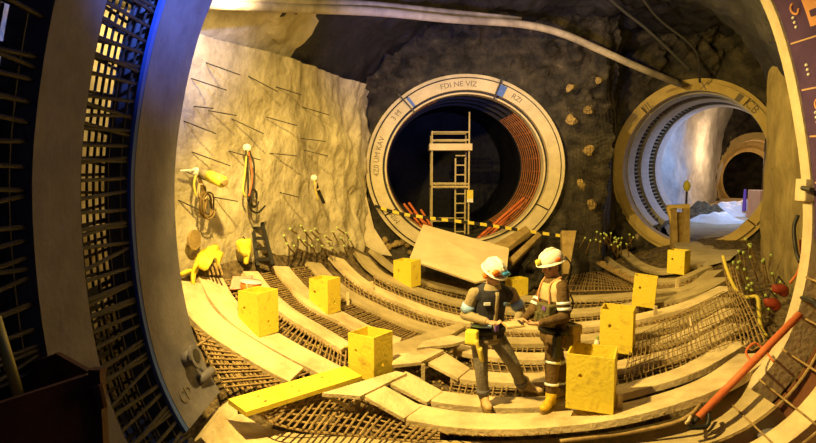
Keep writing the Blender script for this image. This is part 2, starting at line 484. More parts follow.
# purple and orange panels inside the ring at upper right
ids_p = arc(i_r, idx(720, -75))
PN = thing('formwork_panel', 'purple panel with orange patches inside the ring at upper right', 'panel', (4.0, 5.3, 0))
part(PN, 'sheet', ring_band(ids_p, 0.05, 4.6, 5.855, off=0.02), M['purple'])
def on_panel(i, f, y, off): 
    i0 = i % NR; i1 = (i+1) % NR
    return ringp[i0].lerp(ringp[i1], f)+ringn[i0]*off+YA*y
def seg_at(t):   # t metres along from i_r upward
    i = i_r; L = 0
    while True:
        d = (ringp[(i+1) % NR]-ringp[i]).length
        if L+d >= t: return i, (t-L)/d
        L += d; i = (i+1) % NR
def patch(t0, t1, y0, y1, off=0.012, th=0.02):
    mb = MB(); ts = [t0+(t1-t0)*q/4 for q in range(5)]
    inner = []; nn = []
    for t in ts:
        i, f = seg_at(t); inner.append(on_panel(i, f, 0, off)); nn.append(ringn[i % NR])
    return mb.sweep(inner, nn, YA, th, y0, y1)
tot = 0.0
for r, t0 in enumerate([0.55, 1.0, 1.45, 1.9, 2.35, 2.8, 3.25]):
    part(PN, 'joint_strip', patch(t0, t0+0.015, 4.65, 5.82), M['panelline'])
    part(PN, 'orange_patch', patch(t0+0.10, t0+0.36, 5.28, 5.50), M['panelorange'])
    part(PN, 'orange_patch', patch(t0+0.05, t0+0.20, 4.9, 5.2), M['panelorange'])
    part(PN, 'purple_bar', patch(t0+0.18, t0+0.24, 5.33, 5.45, off=0.006), M['purple'])
    for s in range(3):
        i, f = seg_at(t0+0.14+s*0.045); 
        part(PN, 'stud', MB().ball(on_panel(i, f, 5.68, 0.012), 0.014, nu=8, nv=5), M['white'])
    if r % 2:
        i, f = seg_at(t0+0.3); c = on_panel(i, f, 5.62, 0.012)
        tg = (ringp[(i+1) % NR]-ringp[i]).normalized()
        part(PN, 'hook', MB().tube([c+(tg*math.cos(a)+YA*math.sin(a))*0.05 for a in [x*0.5 for x in range(10)]], 0.010, 6), M['panelorange'])
part(PN, 'joint_strip', patch(0.4, 3.6, 5.21, 5.225), M['panelline'])

# pale straps in the lower right with dark gaps
ids_s = arc(idx(690, 416), idx(803, 240))
for y0, y1, lab in ((5.02, 5.27, 'pale lining strap at lower right, next to the ring edge'), (4.45, 4.75, 'pale lining strap at lower right corner, nearest the camera')):
    obj('lining_strap', ring_band(ids_s, 0.24, y0, y1, off=0.03), M['plank'], lab, 'strap', 'lining straps at lower right')
obj('gap_shade_sheet', ring_band(ids_s, 0.03, 4.25, 5.84, off=0.27), M['rustbox'], 'dark brown sheet added behind the lower right straps to darken their gaps', 'sheet')  # added sheet that stands in for the darkness in the gaps
cg = thing('rebar_cage', 'rebar bars crossing the straps at lower right', 'rebar cage', (3.9, 5.2, 1), 'rebar cages of the lining')
for q, i in enumerate(range(ids_s[2], ids_s[-2], 3)):
    a = ringp[i]+YA*4.3-ringn[i]*0.01; b = ringp[min(i+1, NR-1)]+YA*5.85-ringn[i]*0.01
    part(cg, 'cross_bar', MB().tube([a, b], 0.010, 6), M['rebar'])
for y in (4.9, 5.45):
    part(cg, 'long_bar', MB().tube([ringp[i]+ringn[i]*0.02+YA*y for i in ids_s], 0.012, 6), M['rebar'])

# ------------------------------------------------------------------ curved floor planks
def plank_path(pts, lift, n=30):
    w = [Pf(a, b, lift) for a, b in pts]
    c = catmull(w, n)
    for p in c: p.z = floor_z(p.x, p.y)+lift
    return c
def plank_mb(c, w, th, cap=0.0):
    mb = MB(); N = len(c); vs = []
    for i, p in enumerate(c):
        t = (c[min(i+1, N-1)]-c[max(i-1, 0)]).normalized(); n = floor_n(p.x, p.y); s = n.cross(t).normalized()
        ww = w[0]+(w[1]-w[0])*i/(N-1) if isinstance(w, tuple) else w
        vs += [p+s*ww/2, p-s*ww/2, p-s*ww/2-n*th, p+s*ww/2-n*th]
    fs = []
    for i in range(N-1):
        for k in range(4):
            k2 = (k+1) % 4; fs.append((i*4+k, i*4+k2, i*4+4+k2, i*4+4+k))
    fs += [(3,2,1,0), tuple((N-1)*4+k for k in range(4))]
    return mb.add(vs, fs)
LIFT = 0.13
planks = {
 'Q': ([(412,411),(450,418),(500,421),(550,419),(600,414),(640,406),(690,391),(725,375),(757,353)], .45, 'plank', 'long curved plank the worker with yellow boots stands on'),
 'R': ([(434,395),(470,400),(520,402),(575,398),(640,384),(690,368),(738,341)], .36, 'plank', 'curved plank under the rear boot of the worker in navy vest'),
 'Sx': ([(452,372),(500,377),(540,377),(575,372),(640,360),(690,347),(737,323)], .40, 'plank', 'curved plank passing just behind the legs of both workers'),
 'T': ([(281,266),(297,285),(315,303),(343,317),(370,331),(400,342)], .42, 'plank', 'curved plank running from the dark ladder down behind the second yellow box'),
 'T2': ([(458,347),(500,354),(540,356),(590,352),(640,344),(690,331),(733,308)], .36, 'plank', 'curved plank behind the workers at knee height, passing the upright yellow box'),
 'E': ([(314,262),(330,279),(350,294),(380,309),(412,323),(450,333),(510,340),(575,338),(640,330),(690,318),(730,297)], .42, 'plank2', 'long curved plank passing right behind the second yellow box from left'),
 'F': ([(337,257),(350,271),(365,283),(385,293),(410,303),(445,315),(510,325),(575,325),(640,316),(690,303),(728,286)], .44, 'plank', 'long curved plank crossing just in front of the small box by the board'),
 'G': ([(362,254),(376,270),(396,281),(420,290),(450,299),(510,309),(575,311),(640,303),(690,293),(722,277)], .44, 'plank2', 'long curved plank under the small yellow box beside the leaning board'),
 'H': ([(375,251),(388,263),(402,272),(430,282),(470,291),(530,297),(575,297),(640,293),(690,286),(715,270)], .36, 'plank2', 'thin curved plank along the foot of the leaning board'),
 'A': ([(187,281),(196,304),(215,325),(250,348),(297,374)], .42, 'plank', 'curved plank at the far left against the big ring'),
 'B': ([(211,277),(224,300),(246,322),(275,340),(318,363),(345,377)], .40, 'plank', 'curved plank under the leftmost yellow box, below the draped yellow cover'),
 'C': ([(251,271),(268,293),(290,312),(320,330),(347,346)], .30, 'plank', 'narrow curved plank rising behind the leftmost yellow box'),
 'X': ([(597,250),(612,263),(640,277),(675,279),(708,266)], .22, 'plank2', 'short curved plank in front of the right tunnel mouth'),
 'X2': ([(622,250),(640,264),(665,270),(700,263)], .22, 'plank2', 'shortest curved plank right at the foot of the right tunnel ring'),
}
PATH = {}
for k, (pts, w, m, lab) in planks.items():
    PATH[k] = plank_path(pts, LIFT)
    o = obj('curved_plank', plank_mb(PATH[k], w*(.86 if k in 'EFGHT' else .94), 0.08), M[m], lab, 'plank', 'curved floor planks'); add_bevel(o, 0.008)
# bearers: small blocks carrying each plank
# ------------------------------------------------------------------ rebar mats in the gaps between the planks
def at_t(path, t):
    f = t*(len(path)-1); i = min(int(f), len(path)-2); return path[i].lerp(path[i+1], f-i)
def rebar_mat(a, b, label, nl, nc, e=0.12, r=0.011, slant=0.0, lift=0.05, hang=None):
    pts = []
    mid = at_t(a, .5).lerp(at_t(b, .5), .5)
    t = thing('rebar_mat', label, 'rebar mat', (mid.x, mid.y, floor_z(mid.x, mid.y)), 'rebar mats between the planks')
    def q(u, v, l):
        p = at_t(a, min(max(u, 0), 1)).lerp(at_t(b, min(max(u, 0), 1)), v); return V((p.x, p.y, floor_z(p.x, p.y)+l))
    for i in range(nl):
        v = e+(1-2*e)*(i/(nl-1) if nl > 1 else .5); j = random.uniform(-.03, .03)
        part(t, 'long_bar', MB().tube([q(u/14, v+j, lift) for u in range(15)], r, 5), M['rebar'])
    for i in range(nc):
        u = (i+0.5)/nc+random.uniform(-.2, .2)/nc
        part(t, 'cross_bar', MB().tube([q(u-slant*.5, 0.02, lift+2*r), q(u, .5, lift+2*r), q(u+slant*.5, .98, lift+2*r)], r, 5), M['rebar'])
    return t
def sub(path, a, b, n=20): return [at_t(path, a+(b-a)*i/(n-1)) for i in range(n)]
def pf_path(pts, n=20): 
    c = catmull([Pf(x, y, 0.05) for x, y in pts], n); return c
def tp(path, px):   # parameter of a path where it passes photo column px
    best = min(range(len(path)), key=lambda i: abs(408+600*path[i].x/ (path[i].y*cp-(path[i].z-CAMZ)*sp_) - px)); return best/(len(path)-1)
def pair(k1, k2, x0, x1):
    a = sub(PATH[k1], tp(PATH[k1], x0), tp(PATH[k1], x1)); b = sub(PATH[k2], tp(PATH[k2], x0), tp(PATH[k2], x1)); return a, b
a, b = pair('R', 'Sx', 450, 740); rebar_mat(a, b, 'rebar mat in the gap right behind the boots of the workers', 4, 46, .25)
a, b = pair('Sx', 'T2', 470, 735); rebar_mat(a, b, 'rebar mat in the gap at knee height behind the workers', 3, 44, .3)
a, b = pair('T2', 'E', 470, 732); rebar_mat(a, b, 'rebar mat in the gap behind the thighs of the workers', 3, 46, .3)
a, b = pair('E', 'F', 345, 728); rebar_mat(a, b, 'rebar mat along the long gap below the small box by the board', 4, 80, .28)
a, b = pair('F', 'G', 370, 722); rebar_mat(a, b, 'rebar mat along the long gap under the foot of the leaning board', 3, 74, .28)
a, b = pair('G', 'H', 395, 716); rebar_mat(a, b, 'rebar mat in the thin gap just below the leaning board', 2, 60, .3)
rebar_mat(PATH['T'], sub(PATH['E'], 0, tp(PATH['E'], 425)), 'rebar mat behind the second yellow box from left', 5, 52, .18)
rebar_mat(sub(PATH['C'], 0, 1), sub(PATH['T'], 0, .85), 'rebar mat between the ladder and the leftmost yellow box', 5, 46, .15)
rebar_mat(sub(PATH['B'], 0, 1), sub(PATH['C'], 0, 1), 'rebar mat under the leftmost yellow box', 4, 34, .2)
rebar_mat(sub(PATH['A'], 0, 1), sub(PATH['B'], 0, .85), 'rebar mat in the narrow gap at the far left', 2, 34, .3)
rebar_mat(PATH['Q'][:], pf_path([(440,436),(500,438),(560,434),(630,424),(690,407),(730,386),(756,362)], 30), 'rebar mat below the boots along the lowest gap', 3, 34, .25, slant=0.03)
ra = pf_path([(186,296),(191,320),(203,348),(216,375),(226,392)]); rb = pf_path([(190,305),(207,330),(240,354),(270,372),(292,384)])
rebar_mat(ra, rb, 'rebar mat beside the pipe stub at lower left', 11, 20, .06, r=.012)
ra = pf_path([(258,412),(270,423),(300,432),(350,437),(440,442)]); rb = pf_path([(262,404),(300,396),(345,395),(385,410),(440,428)])
rebar_mat(ra, rb, 'rebar mat in front of the yellow beam', 6, 26, .06, r=.012, slant=0.10)
PATH['I'] = PATH['H']
hb = pf_path([(560,262),(590,270),(630,285),(665,285),(700,276)]); rebar_mat(pf_path([(560,292),(600,291),(640,290),(670,287),(700,282)]), pf_path([(572,262),(600,272),(635,283),(668,280),(700,272)]), 'tangled rebar mat on the slope behind the second worker', 7, 40, .05, r=.012, slant=.05)

# steps and brackets at the joints left of the workers
def slab_quad(name, label, q, th, lift, m='plank', group=None, zs=None):
    vs = []
    for (x, y, l) in q:
        vs.append(Pf(x, y, l))
    mb = MB(); n = len(vs)
    mb.add(vs+[p-V((0,0,th)) for p in vs], [tuple(range(n)), tuple(range(2*n-1, n-1, -1))]+[(i, (i+1) % n, n+(i+1) % n, n+i) for i in range(n)])
    o = obj(name, mb, M[m], label, 'plank', group); add_bevel(o, 0.006); return o
g = 'short plates at the plank joints'
slab_quad('joint_plate', 'tilted plate sloping to the front plank, lower of the pair left of the worker', [(363,395,.28),(384,385,.28),(422,406,.14),(404,418,.14)], .05, 0, 'plank', g)
slab_quad('joint_plate', 'tilted plate sloping to the second plank, upper of the pair left of the worker', [(388,382,.28),(406,371,.28),(443,391,.14),(427,402,.14)], .05, 0, 'plank', g)
slab_quad('joint_plate', 'tilted plate left of the yellow pouch of the worker in navy vest', [(422,359,.26),(440,349,.26),(470,368,.15),(458,378,.15)], .05, 0, 'plank', g)
slab_quad('joint_plate', 'long diagonal plate right of the third yellow box', [(393,362,.22),(392,344,.2),(434,330,.2),(462,322,.2),(464,327,.2),(418,354,.22)], .05, 0, 'plank2', g)
def bracket(label, top, post, ft, br=None):
    t = thing('joint_bracket', label, 'bracket', Pf(post[0], post[1], 0), 'brackets at the plank joints')
    vs = [Pf(x, y, .30) for x, y in top]; n = len(vs); mb = MB()
    mb.add(vs+[p-V((0,0,.04)) for p in vs], [tuple(range(n)), tuple(range(2*n-1, n-1, -1))]+[(i, (i+1) % n, n+(i+1) % n, n+i) for i in range(n)])
    part(t, 'top_plate', mb, M['plank'])
    b = Pf(post[0], post[1], 0.02); part(t, 'post', MB().beam(b, V((b.x, b.y, b.z+ft)), .05, .05), M['plank2'])
    if br: part(t, 'brace', MB().beam(Pf(br[0][0], br[0][1], br[0][2]), Pf(br[1][0], br[1][1], br[1][2]), .05, .04), M['plank2'])
bracket('bracket with brace in front of the third yellow box', [(322,393),(360,396),(407,373),(396,371),(352,384)], (358,413), .26, ((324,394,.27),(356,412,.06)))
bracket('bracket post between the third yellow box and the tilted plates', [(392,365),(421,362),(444,350),(430,348),(394,355)], (423,384), .26, ((394,368,.2),(420,380,.1)))
bracket('bracket post left of the hip of the worker in navy vest', [(417,348),(453,344),(470,339),(452,335),(424,341)], (455,360), .24, ((420,349,.2),(452,356,.1)))
# little upright pegs at the plank joints
for (x, y, l) in ((372,293,'short peg on the plank right of the second box'), (348,305,'short peg at the plank joint below the second box'), (677,290,'short tie strap on the plank right of the upright box'), (655,318,'tie strap on the plank right of the open box'), (619,413,'tie strap around the front plank beside the front yellow box')):
    p = Pf(x, y, 0.08); obj('plank_peg', MB().beam(p, p+V((0, 0, .20)), .05, .05), M['plank'], l, 'peg', 'pegs on the planks')

# ------------------------------------------------------------------ yellow steel beam across the mat
def beam_plate():
    a0, a1, b1, b0 = Pf(228,399,.20), Pf(246,412,.20), Pf(362,376,.26), Pf(345,366,.26)
    t = thing('steel_beam', 'bright yellow flat beam with bolt holes lying across the planks', 'beam', Pf(290,400,0.05))
    mb = MB(); vs = [a0, a1, b1, b0]; n = 4
    mb.add(vs+[p-V((0,0,.05)) for p in vs], [(0,1,2,3),(7,6,5,4)]+[(i, (i+1) % n, n+(i+1) % n, n+i) for i in range(n)])
    part(t, 'plate', mb, M['yellow'])
    for u in (.18, .45, .72):
        for v in (.3, .7):
            p = a0.lerp(b0, u).lerp(a1.lerp(b1, u), v); part(t, 'bolt_hole', MB().tube([p+V((0,0,-.01)), p+V((0,0,.003))], .022, 10), M['boot_brown'])
    p = Pf(243, 409, .12); part(t, 'end_roller', MB().tube([p+V((-.05,0,0)), p+V((.06,.02,0))], .05, 12), M['dark'])
beam_plate()

# ------------------------------------------------------------------ yellow steel boxes
def hole_panel(w, h, t, hx, hz, r):
    # panel in local XZ (x 0..w, z 0..h), thickness along +Y from 0 to t, round hole
    angs = sorted([2*math.pi*k/20 for k in range(20)]+[math.atan2(cz-hz, cx-hx) % (2*math.pi) for cx in (0, w) for cz in (0, h)])
    inn = []; out = []
    for a in angs:
        c, s = math.cos(a), math.sin(a); ts = []
        if c > 1e-9: ts.append((w-hx)/c)
        if c < -1e-9: ts.append(-hx/c)
        if s > 1e-9: ts.append((h-hz)/s)
        if s < -1e-9: ts.append(-hz/s)
        k = min(ts); inn.append((hx+r*c, hz+r*s)); out.append((hx+k*c, hz+k*s))
    n = len(angs); vs = []
    for y in (0, t):
        vs += [V((x, y, z)) for x, z in inn]+[V((x, y, z)) for x, z in out]
    fs = []
    for i in range(n):
        j = (i+1) % n
        fs += [(i, j, n+j, n+i), (2*n+i, 3*n+i, 3*n+j, 2*n+j), (i, 2*n+i, 2*n+j, j), (n+i, n+j, 3*n+j, 3*n+i)]
    return vs, fs
def steel_box(label, px, py, h, w, d, a, lift=0.13, tilt=(0, 0), m='yellowworn', lip=True, zoff=0):
    c = Pf(px, py, lift); az = math.atan((px-408)/600); phi = -az-math.radians(a)
    R = Matrix.Rotation(phi, 3, 'Z')
    # px,py is the nearest bottom corner (front right corner of front face)
    org = c-R @ V((w/2, -d/2, 0))
    t = thing('steel_box', label, 'yellow box', org+V((0, 0, zoff)), 'yellow steel boxes on the planks', phi)
    t.rotation_euler = (math.radians(tilt[0]), math.radians(tilt[1]), phi)
    th = 0.016
    def pn(name, T, ww, hx, hz, hole=.022):
        vs, fs = hole_panel(ww, h, th, hx, hz, hole); part(t, name, MB().add([T @ v for v in vs], fs), M[m], local=True)
    pn('front_panel', Matrix.Translation((-w/2, -d/2, 0)), w, w*.30, h*.62)
    pn('back_panel', Matrix.Translation((-w/2, d/2-th, 0)), w, w*.75, h*.75)
    rz = Matrix.Rotation(math.pi/2, 4, 'Z')
    pn('side_panel', Matrix.Translation((w/2, -d/2+th, 0)) @ rz, d-2*th, d*.45, h*.3)
    pn('side_panel', Matrix.Translation((-w/2+th, -d/2+th, 0)) @ rz, d-2*th, d*.45, h*.3)
    part(t, 'base_plate', MB().box((0, 0, .012), (w-2*th, d-2*th, .02)), M[m], local=True)
    return t
steel_box('leftmost yellow box, on the left slope with a red bucket behind it', 259, 338, .54, .34, .34, 45)
steel_box('second yellow box from left, on the left slope alone', 328, 315, .50, .34, .30, 38)
steel_box('open topped yellow box between the yellow beam and the tilted plates', 374, 382, .54, .40, .38, 38)
steel_box('small yellow box next to the leaning board', 411, 288, .50, .40, .36, 32)
b5 = steel_box('frontmost yellow box with open top, beside the worker with yellow boots', 613, 415, .58, .47, .45, 4)
steel_box('dusty open yellow box right behind the frontmost box', 632, 355, .58, .42, .40, 5)
steel_box('slightly tipped yellow box standing third in the row on the right', 654, 308, .52, .36, .25, 3, tilt=(0, 4))
steel_box('farthest yellow box, before the right tunnel mouth', 684, 275, .46, .33, .30, 20)
steel_box('yellow box half hidden behind the worker in navy vest', 513, 297, .36, .25, .42, 48)
# green bottles in the boxes at the right
for px, py, Y, lab in ((614,312,8.75,'small green and white bottle sticking out of the dusty yellow box'), (597,344,7.45,'small green bottle behind the open rim of the frontmost box')):
    p = P(px, py, Y); z0 = p.z-.10
    t = thing('bottle', lab, 'bottle', (p.x, p.y, z0), 'bottles at the yellow boxes')
    part(t, 'body', MB().tube([V((p.x,p.y,z0)), V((p.x,p.y,z0+.13)), V((p.x,p.y,z0+.16))], [.035,.035,.015], 12), M['white'], True)
    part(t, 'cap', MB().tube([V((p.x,p.y,z0+.16)), V((p.x,p.y,z0+.2))], .02, 10), M['green'])

M['pale_rib'] = mat('pale_rib', (0.34,0.33,0.33), (0.46,0.44,0.44), 3, 0.6, 0.15, 20)

# ------------------------------------------------------------------ ring of the middle tunnel
def ell(C, a, b, n, u=V((1,0,0)), a0=0, a1=2*math.pi):
    return [C+u*(a*math.cos(t))+V((0,0,b*math.sin(t))) for t in [a0+(a1-a0)*i/(n-1) for i in range(n)]]
def annulus(C, ai, bi, ao, bo, u, w, y0, y1, a0, a1, n=40):
    mb = MB(); I = ell(C, ai, bi, n, u, a0, a1); O = ell(C, ao, bo, n, u, a0, a1); vs = []
    for p, q in zip(I, O): vs += [p+w*y0, p+w*y1, q+w*y1, q+w*y0]
    fs = []
    for i in range(n-1):
        for k in range(4):
            k2 = (k+1) % 4; fs.append((i*4+k, i*4+k2, i*4+4+k2, i*4+4+k))
    fs += [(3,2,1,0), tuple((n-1)*4+k for k in range(4))]
    return mb.add(vs, fs)
D = math.radians
def ring_text(s, size, C, a, b, mid, u, w, y, flip=1):
    vs, fs = text_mesh(s, size); out = []
    for v in vs:
        t = mid-flip*v.x/((a+b)/2); r = 1+flip*v.y/((a+b)/2)
        out.append(C+u*(a*r*math.cos(t))+V((0,0,b*r*math.sin(t)))+w*(y-v.z))
    return MB().add(out, fs)
U1 = V((1,0,0)); W1 = V((0,1,0))
T1 = thing('tunnel_ring', 'pale segmented ring around the middle tunnel mouth with the scaffold', 'tunnel ring', (C1.x, C1.y, C1.z-B1o))
for a0, a1 in ((-28, 66.5), (67.5, 127.5), (128.5, 212), (213, 331)):
    part(T1, 'ring_segment', annulus(C1, A1i, B1i, A1o*.955, B1o*.955, U1, W1, -0.16, 0.30, D(a0), D(a1)), M['ringback'])
part(T1, 'outer_flange', annulus(C1, A1o*.972, B1o*.972, A1o*1.005, B1o*1.005, U1, W1, -0.10, 0.30, 0, 2*math.pi, 90), M['ringback'])
part(T1, 'inner_flange', annulus(C1, A1i*.955, B1i*.955, A1i*.975, B1i*.975, U1, W1, -0.02, 0.30, 0, 2*math.pi, 90), M['ringback'])
part(T1, 'groove', annulus(C1, A1i*.97, B1i*.97, A1o*.98, B1o*.98, U1, W1, 0.02, 0.28, 0, 2*math.pi, 90), M['dark'], label='dark groove between the flanges')
for aa, mm in ((67, 'bluepaint'), (128, 'bluepaint')):
    wd = 2.4 if aa == 67 else 1.0
    part(T1, 'joint_plate', annulus(C1, A1i*1.0, B1i*1.0, A1o*.95, B1o*.95, U1, W1, -0.172, -0.158, D(aa-wd), D(aa+wd), 6), M[mm], label='blue painted joint plate')
    part(T1, 'clamp', annulus(C1, A1i*.93, B1i*.93, A1o*1.04, B1o*1.04, U1, W1, -0.20, -0.15, D(aa+2.2), D(aa+3.2), 4), M['dark'])
am, bm_ = (A1i+A1o*.955)/2, (B1i+B1o*.955)/2
for s_, ang, fl in (('FDI NE VIZ', 95, 1), ('RZI', 56, 1), ('3 M', 141, 1), ('4Z0 UM KAV', 172, 1), ('MIM', 217, 1)):
    part(T1, 'lettering', ring_text(s_, 0.17, C1, am, bm_, D(ang), U1, W1, -0.162, fl), M['ink'], label='dark hand painted marks')
# steel ribs and lining deeper inside the middle tunnel
def tube_shell(C, a, b, u, w, y0, y1, nr, nl, amp, a0=0, a1=2*math.pi, seed=0, sc=1.0):
    mb = MB(); vs = []
    for j in range(nl):
        y = y0+(y1-y0)*j/(nl-1)
        for i in range(nr):
            t = a0+(a1-a0)*i/(nr-1); p = C+u*(a*math.cos(t))+V((0,0,b*math.sin(t)))+w*y
            d = rocky(p, amp, 1.0, seed); vs.append(p+(u*math.cos(t)+V((0,0,math.sin(t))))*d)
    fs = [(j*nr+i, j*nr+i+1, (j+1)*nr+i+1, (j+1)*nr+i) for j in range(nl-1) for i in range(nr-1)]
    return mb.add(vs, fs)
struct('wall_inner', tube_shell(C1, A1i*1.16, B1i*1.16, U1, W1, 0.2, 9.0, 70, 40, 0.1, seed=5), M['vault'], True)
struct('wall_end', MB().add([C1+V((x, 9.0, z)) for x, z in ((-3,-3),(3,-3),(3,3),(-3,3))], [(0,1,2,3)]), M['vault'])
for q, (y, ex) in enumerate(((0.75, .0), (1.5, .0), (2.3, .0), (3.2, 0))):
    obj('tunnel_rib', annulus(C1, A1i*.985, B1i*.985, A1i*1.06, B1i*1.06, U1, W1, y, y+0.22, 0, 2*math.pi, 70), M['dark'],
        ['first steel rib right behind the ring of the middle tunnel', 'second steel rib inside the middle tunnel', 'third steel rib inside the middle tunnel, behind the scaffold', 'fourth and deepest steel rib inside the middle tunnel'][q], 'rib', 'steel ribs inside the middle tunnel')
RM = thing('rebar_mat', 'rust red rebar mat lining the right side inside the middle tunnel', 'rebar mat', (C1.x+1.7, 15.2, 2))
for q in range(10):
    t = D(-58+q*11); 
    part(RM, 'long_bar', MB().tube([C1+V((A1i*.95*math.cos(t), y, B1i*.95*math.sin(t))) for y in (0.25, 2.6)], .014, 5), M['rustmesh'])
for q in range(9):
    y = .3+q*.27
    part(RM, 'hoop_bar', MB().tube([p+V((0, y, 0)) for p in ell(C1, A1i*.94, B1i*.94, 20, U1, D(-60), D(50))], .014, 5), M['rustmesh'])
RM2 = thing('rebar_mat', 'dark rust rebar hoops along the left side inside the middle tunnel', 'rebar mat', (C1.x-1.7, 15.2, 2))
for y in (.12, .45, .9):
    part(RM2, 'hoop_bar', MB().tube([p+V((0, y, 0)) for p in ell(C1, A1i*.97, B1i*.97, 30, U1, D(110), D(235))], .016, 5), M['rustmesh'])
gz = P(430, 250, 15.5).z
fl = MB().add([V((C1.x-1.9, 14.2, gz)), V((C1.x+1.9, 14.2, gz)), V((C1.x+1.9, 23, gz)), V((C1.x-1.9, 23, gz))], [(0,1,2,3)])
struct('floor_tunnel', fl, M['soil'])
# scaffold
def scaffold():
    Y0, Y1 = 15.6, 16.5
    def X(px): return P(px, 170, Y0).x
    def Z(py): return P(440, py, Y0).z
    xl, xr = X(432), X(469); t = thing('scaffold', 'slim scaffold tower with two decks and a ladder inside the middle tunnel', 'scaffold', ((xl+xr)/2, (Y0+Y1)/2, gz))
    for x, y, top in ((xl, Y0, 131), (xr, Y0, 112), (xl, Y1, 134), (xr, Y1, 134)):
        part(t, 'upright', MB().tube([V((x, y, gz)), V((x, y, Z(top)))], .022, 8), M['scaff'])
    for py in (132, 140, 184, 187, 221):
        for y in (Y0, Y1): part(t, 'rail', MB().tube([V((xl, y, Z(py))), V((xr, y, Z(py)))], 0.02, 6), M['scaff'])
    for x in (xl, xr):
        for py in (150, 187, 221): part(t, 'cross_rail', MB().tube([V((x, Y0, Z(py))), V((x, Y1, Z(py)))], .02, 6), M['scaff'])
    part(t, 'deck', MB().box(((xl+xr)/2, (Y0+Y1)/2-.02, Z(147)), (xr-xl+.14, Y1-Y0+.16, .17)), M['wood'])
    part(t, 'deck', MB().box(((xl+xr)/2, (Y0+Y1)/2, Z(187)), (xr-xl+.05, Y1-Y0, .05)), M['scaff'])
    lx0, lx1, ly = X(456), X(466), Y0+.18
    ld = part(t, 'ladder', MB().tube([V((lx0, ly, gz)), V((lx0, ly, Z(158)))], .022, 6).tube([V((lx1, ly, gz)), V((lx1, ly, Z(158)))], .022, 6), M['scaff'])
    for k in range(10):
        z = gz+.2+k*.25
        part(ld, 'rung', MB().tube([V((lx0, ly, z)), V((lx1, ly, z))], .018, 6), M['scaff'])
    sg = part(t, 'sign', MB().box((X(470), Y0-.05, Z(195)), (.16, .02, .26)), M['tape_y'], label='small yellow and white sign')
    part(sg, 'sign_foot', MB().box((X(470), Y0-.052, Z(200.5)), (.16, .022, .09)), M['white'])
scaffold()
# red bars leaning inside the mouth
def bars(label, ends, r, m='redbar', grp='bundles of red bars'):
    c = P(*ends[0][0]); t = thing('bar_bundle', label, 'bars', (c.x, c.y, c.z), grp)
    for a, b in ends: part(t, 'bar', MB().tube([P(*a), P(*b)], r, 6), M[m])
bars('red bars leaning in the middle tunnel mouth left of the scaffold', [((404,204,14.9),(424,230,14.4)),((409,203,14.9),(430,232,14.4)),((414,212,14.9),(428,226,14.5)),((404,230,14.4),(420,238,14.3)),((407,226,14.4),(424,233,14.3)),((421,210,15.0),(436,234,14.4))], .03)
bars('bundle of long red bars leaning up to the right behind the board', [((478,238,14.2),(524,198,15.0)),((481,238,14.3),(527,200,15.1)),((486,240,14.3),(520,205,15.1)),((494,242,14.3),(528,215,15.0)),((500,243,14.3),(530,222,14.8)),((506,236,14.3),(534,212,14.8))], .034)
# hazard tape across the mouth
tpts = catmull([P(375,206,13.75), P(398,213,13.8), P(430,218,13.85), P(480,224,13.85), P(520,230,13.8), P(562,236,13.7)], 61)
tt = thing('barrier_tape', 'yellow and black barrier tape strung across the middle tunnel mouth', 'tape', P(375,206,13.75))
def tape(a, b):
    mb = MB(); vs = []
    for p in tpts[a:b+1]: vs += [p+V((0,0,.035)), p+V((0,.004,-.035)), p+V((0,.012,-.035)), p+V((0,.012,.035))]
    n = b-a+1; fs = []
    for i in range(n-1):
        for k in range(4): fs.append((i*4+k, i*4+(k+1)%4, i*4+4+(k+1)%4, i*4+4+k))
    return mb.add(vs, fs)
for k in range(0, 60, 2):
    part(tt, 'tape_stripe', tape(k, k+2 if k < 58 else 60), M['tape_y'] if (k//2) % 2 else M['black'])
# leaning board and loose timber before the mouth
def solid_quad(name, label, cat, pts, th, m, group=None, bevel=.006):
    vs = [P(*p) for p in pts]; n = len(vs); nn = (vs[1]-vs[0]).cross(vs[-1]-vs[0]).normalized()
    mb = MB().add(vs+[p+nn*th for p in vs], [tuple(range(n)), tuple(range(2*n-1, n-1, -1))]+[(i, (i+1) % n, n+(i+1) % n, n+i) for i in range(n)])
    return obj(name, mb, M[m], label, cat, group, bevel=bevel)
solid_quad('board', 'large plain board leaning before the middle tunnel mouth', 'board', [(409,261,12.2),(476,284,11.6),(506,276,11.8),(509,250,12.9),(423,226,13.4)], .05, 'wood')
solid_quad('timber', 'rough timber slab lying right of the leaning board', 'timber', [(494,249,13.4),(509,252,13.1),(531,235,13.7),(527,230,13.8)], .12, 'oldwood', 'loose timbers before the middle tunnel')
solid_quad('timber', 'lower timber below the rough slab, right of the leaning board', 'timber', [(508,262,12.9),(513,266,12.8),(541,238,13.7),(537,235,13.7)], .10, 'oldwood', 'loose timbers before the middle tunnel')
solid_quad('timber', 'upright timber post just behind the white helmet, right of the middle ring', 'timber', [(562,276,12.8),(567,276,12.8),(575,233,13.3),(560,233,13.3)], .14, 'oldwood', 'loose timbers before the middle tunnel')
solid_quad('side_plate', 'flared pale plate at the lower left of the middle ring', 'plate', [(357,251,13.5),(392,256,13.55),(374,228,13.7),(366,195,13.75),(361,212,13.6)], .08, 'ringback')
for q in range(9):
    p = P(382+q*4.2+random.uniform(-2,2), 248+random.uniform(-8,6), 14.1); 
    obj('rubble_stone', MB().ball(p, (random.uniform(.06,.14), .1, random.uniform(.05,.1)), Matrix.Rotation(random.uniform(0,3),3,'Y'), 7, 5), M['oldwood'], 'brown rubble stone at the foot of the red bars inside the middle ring', 'stone', 'rubble at the middle tunnel mouth')

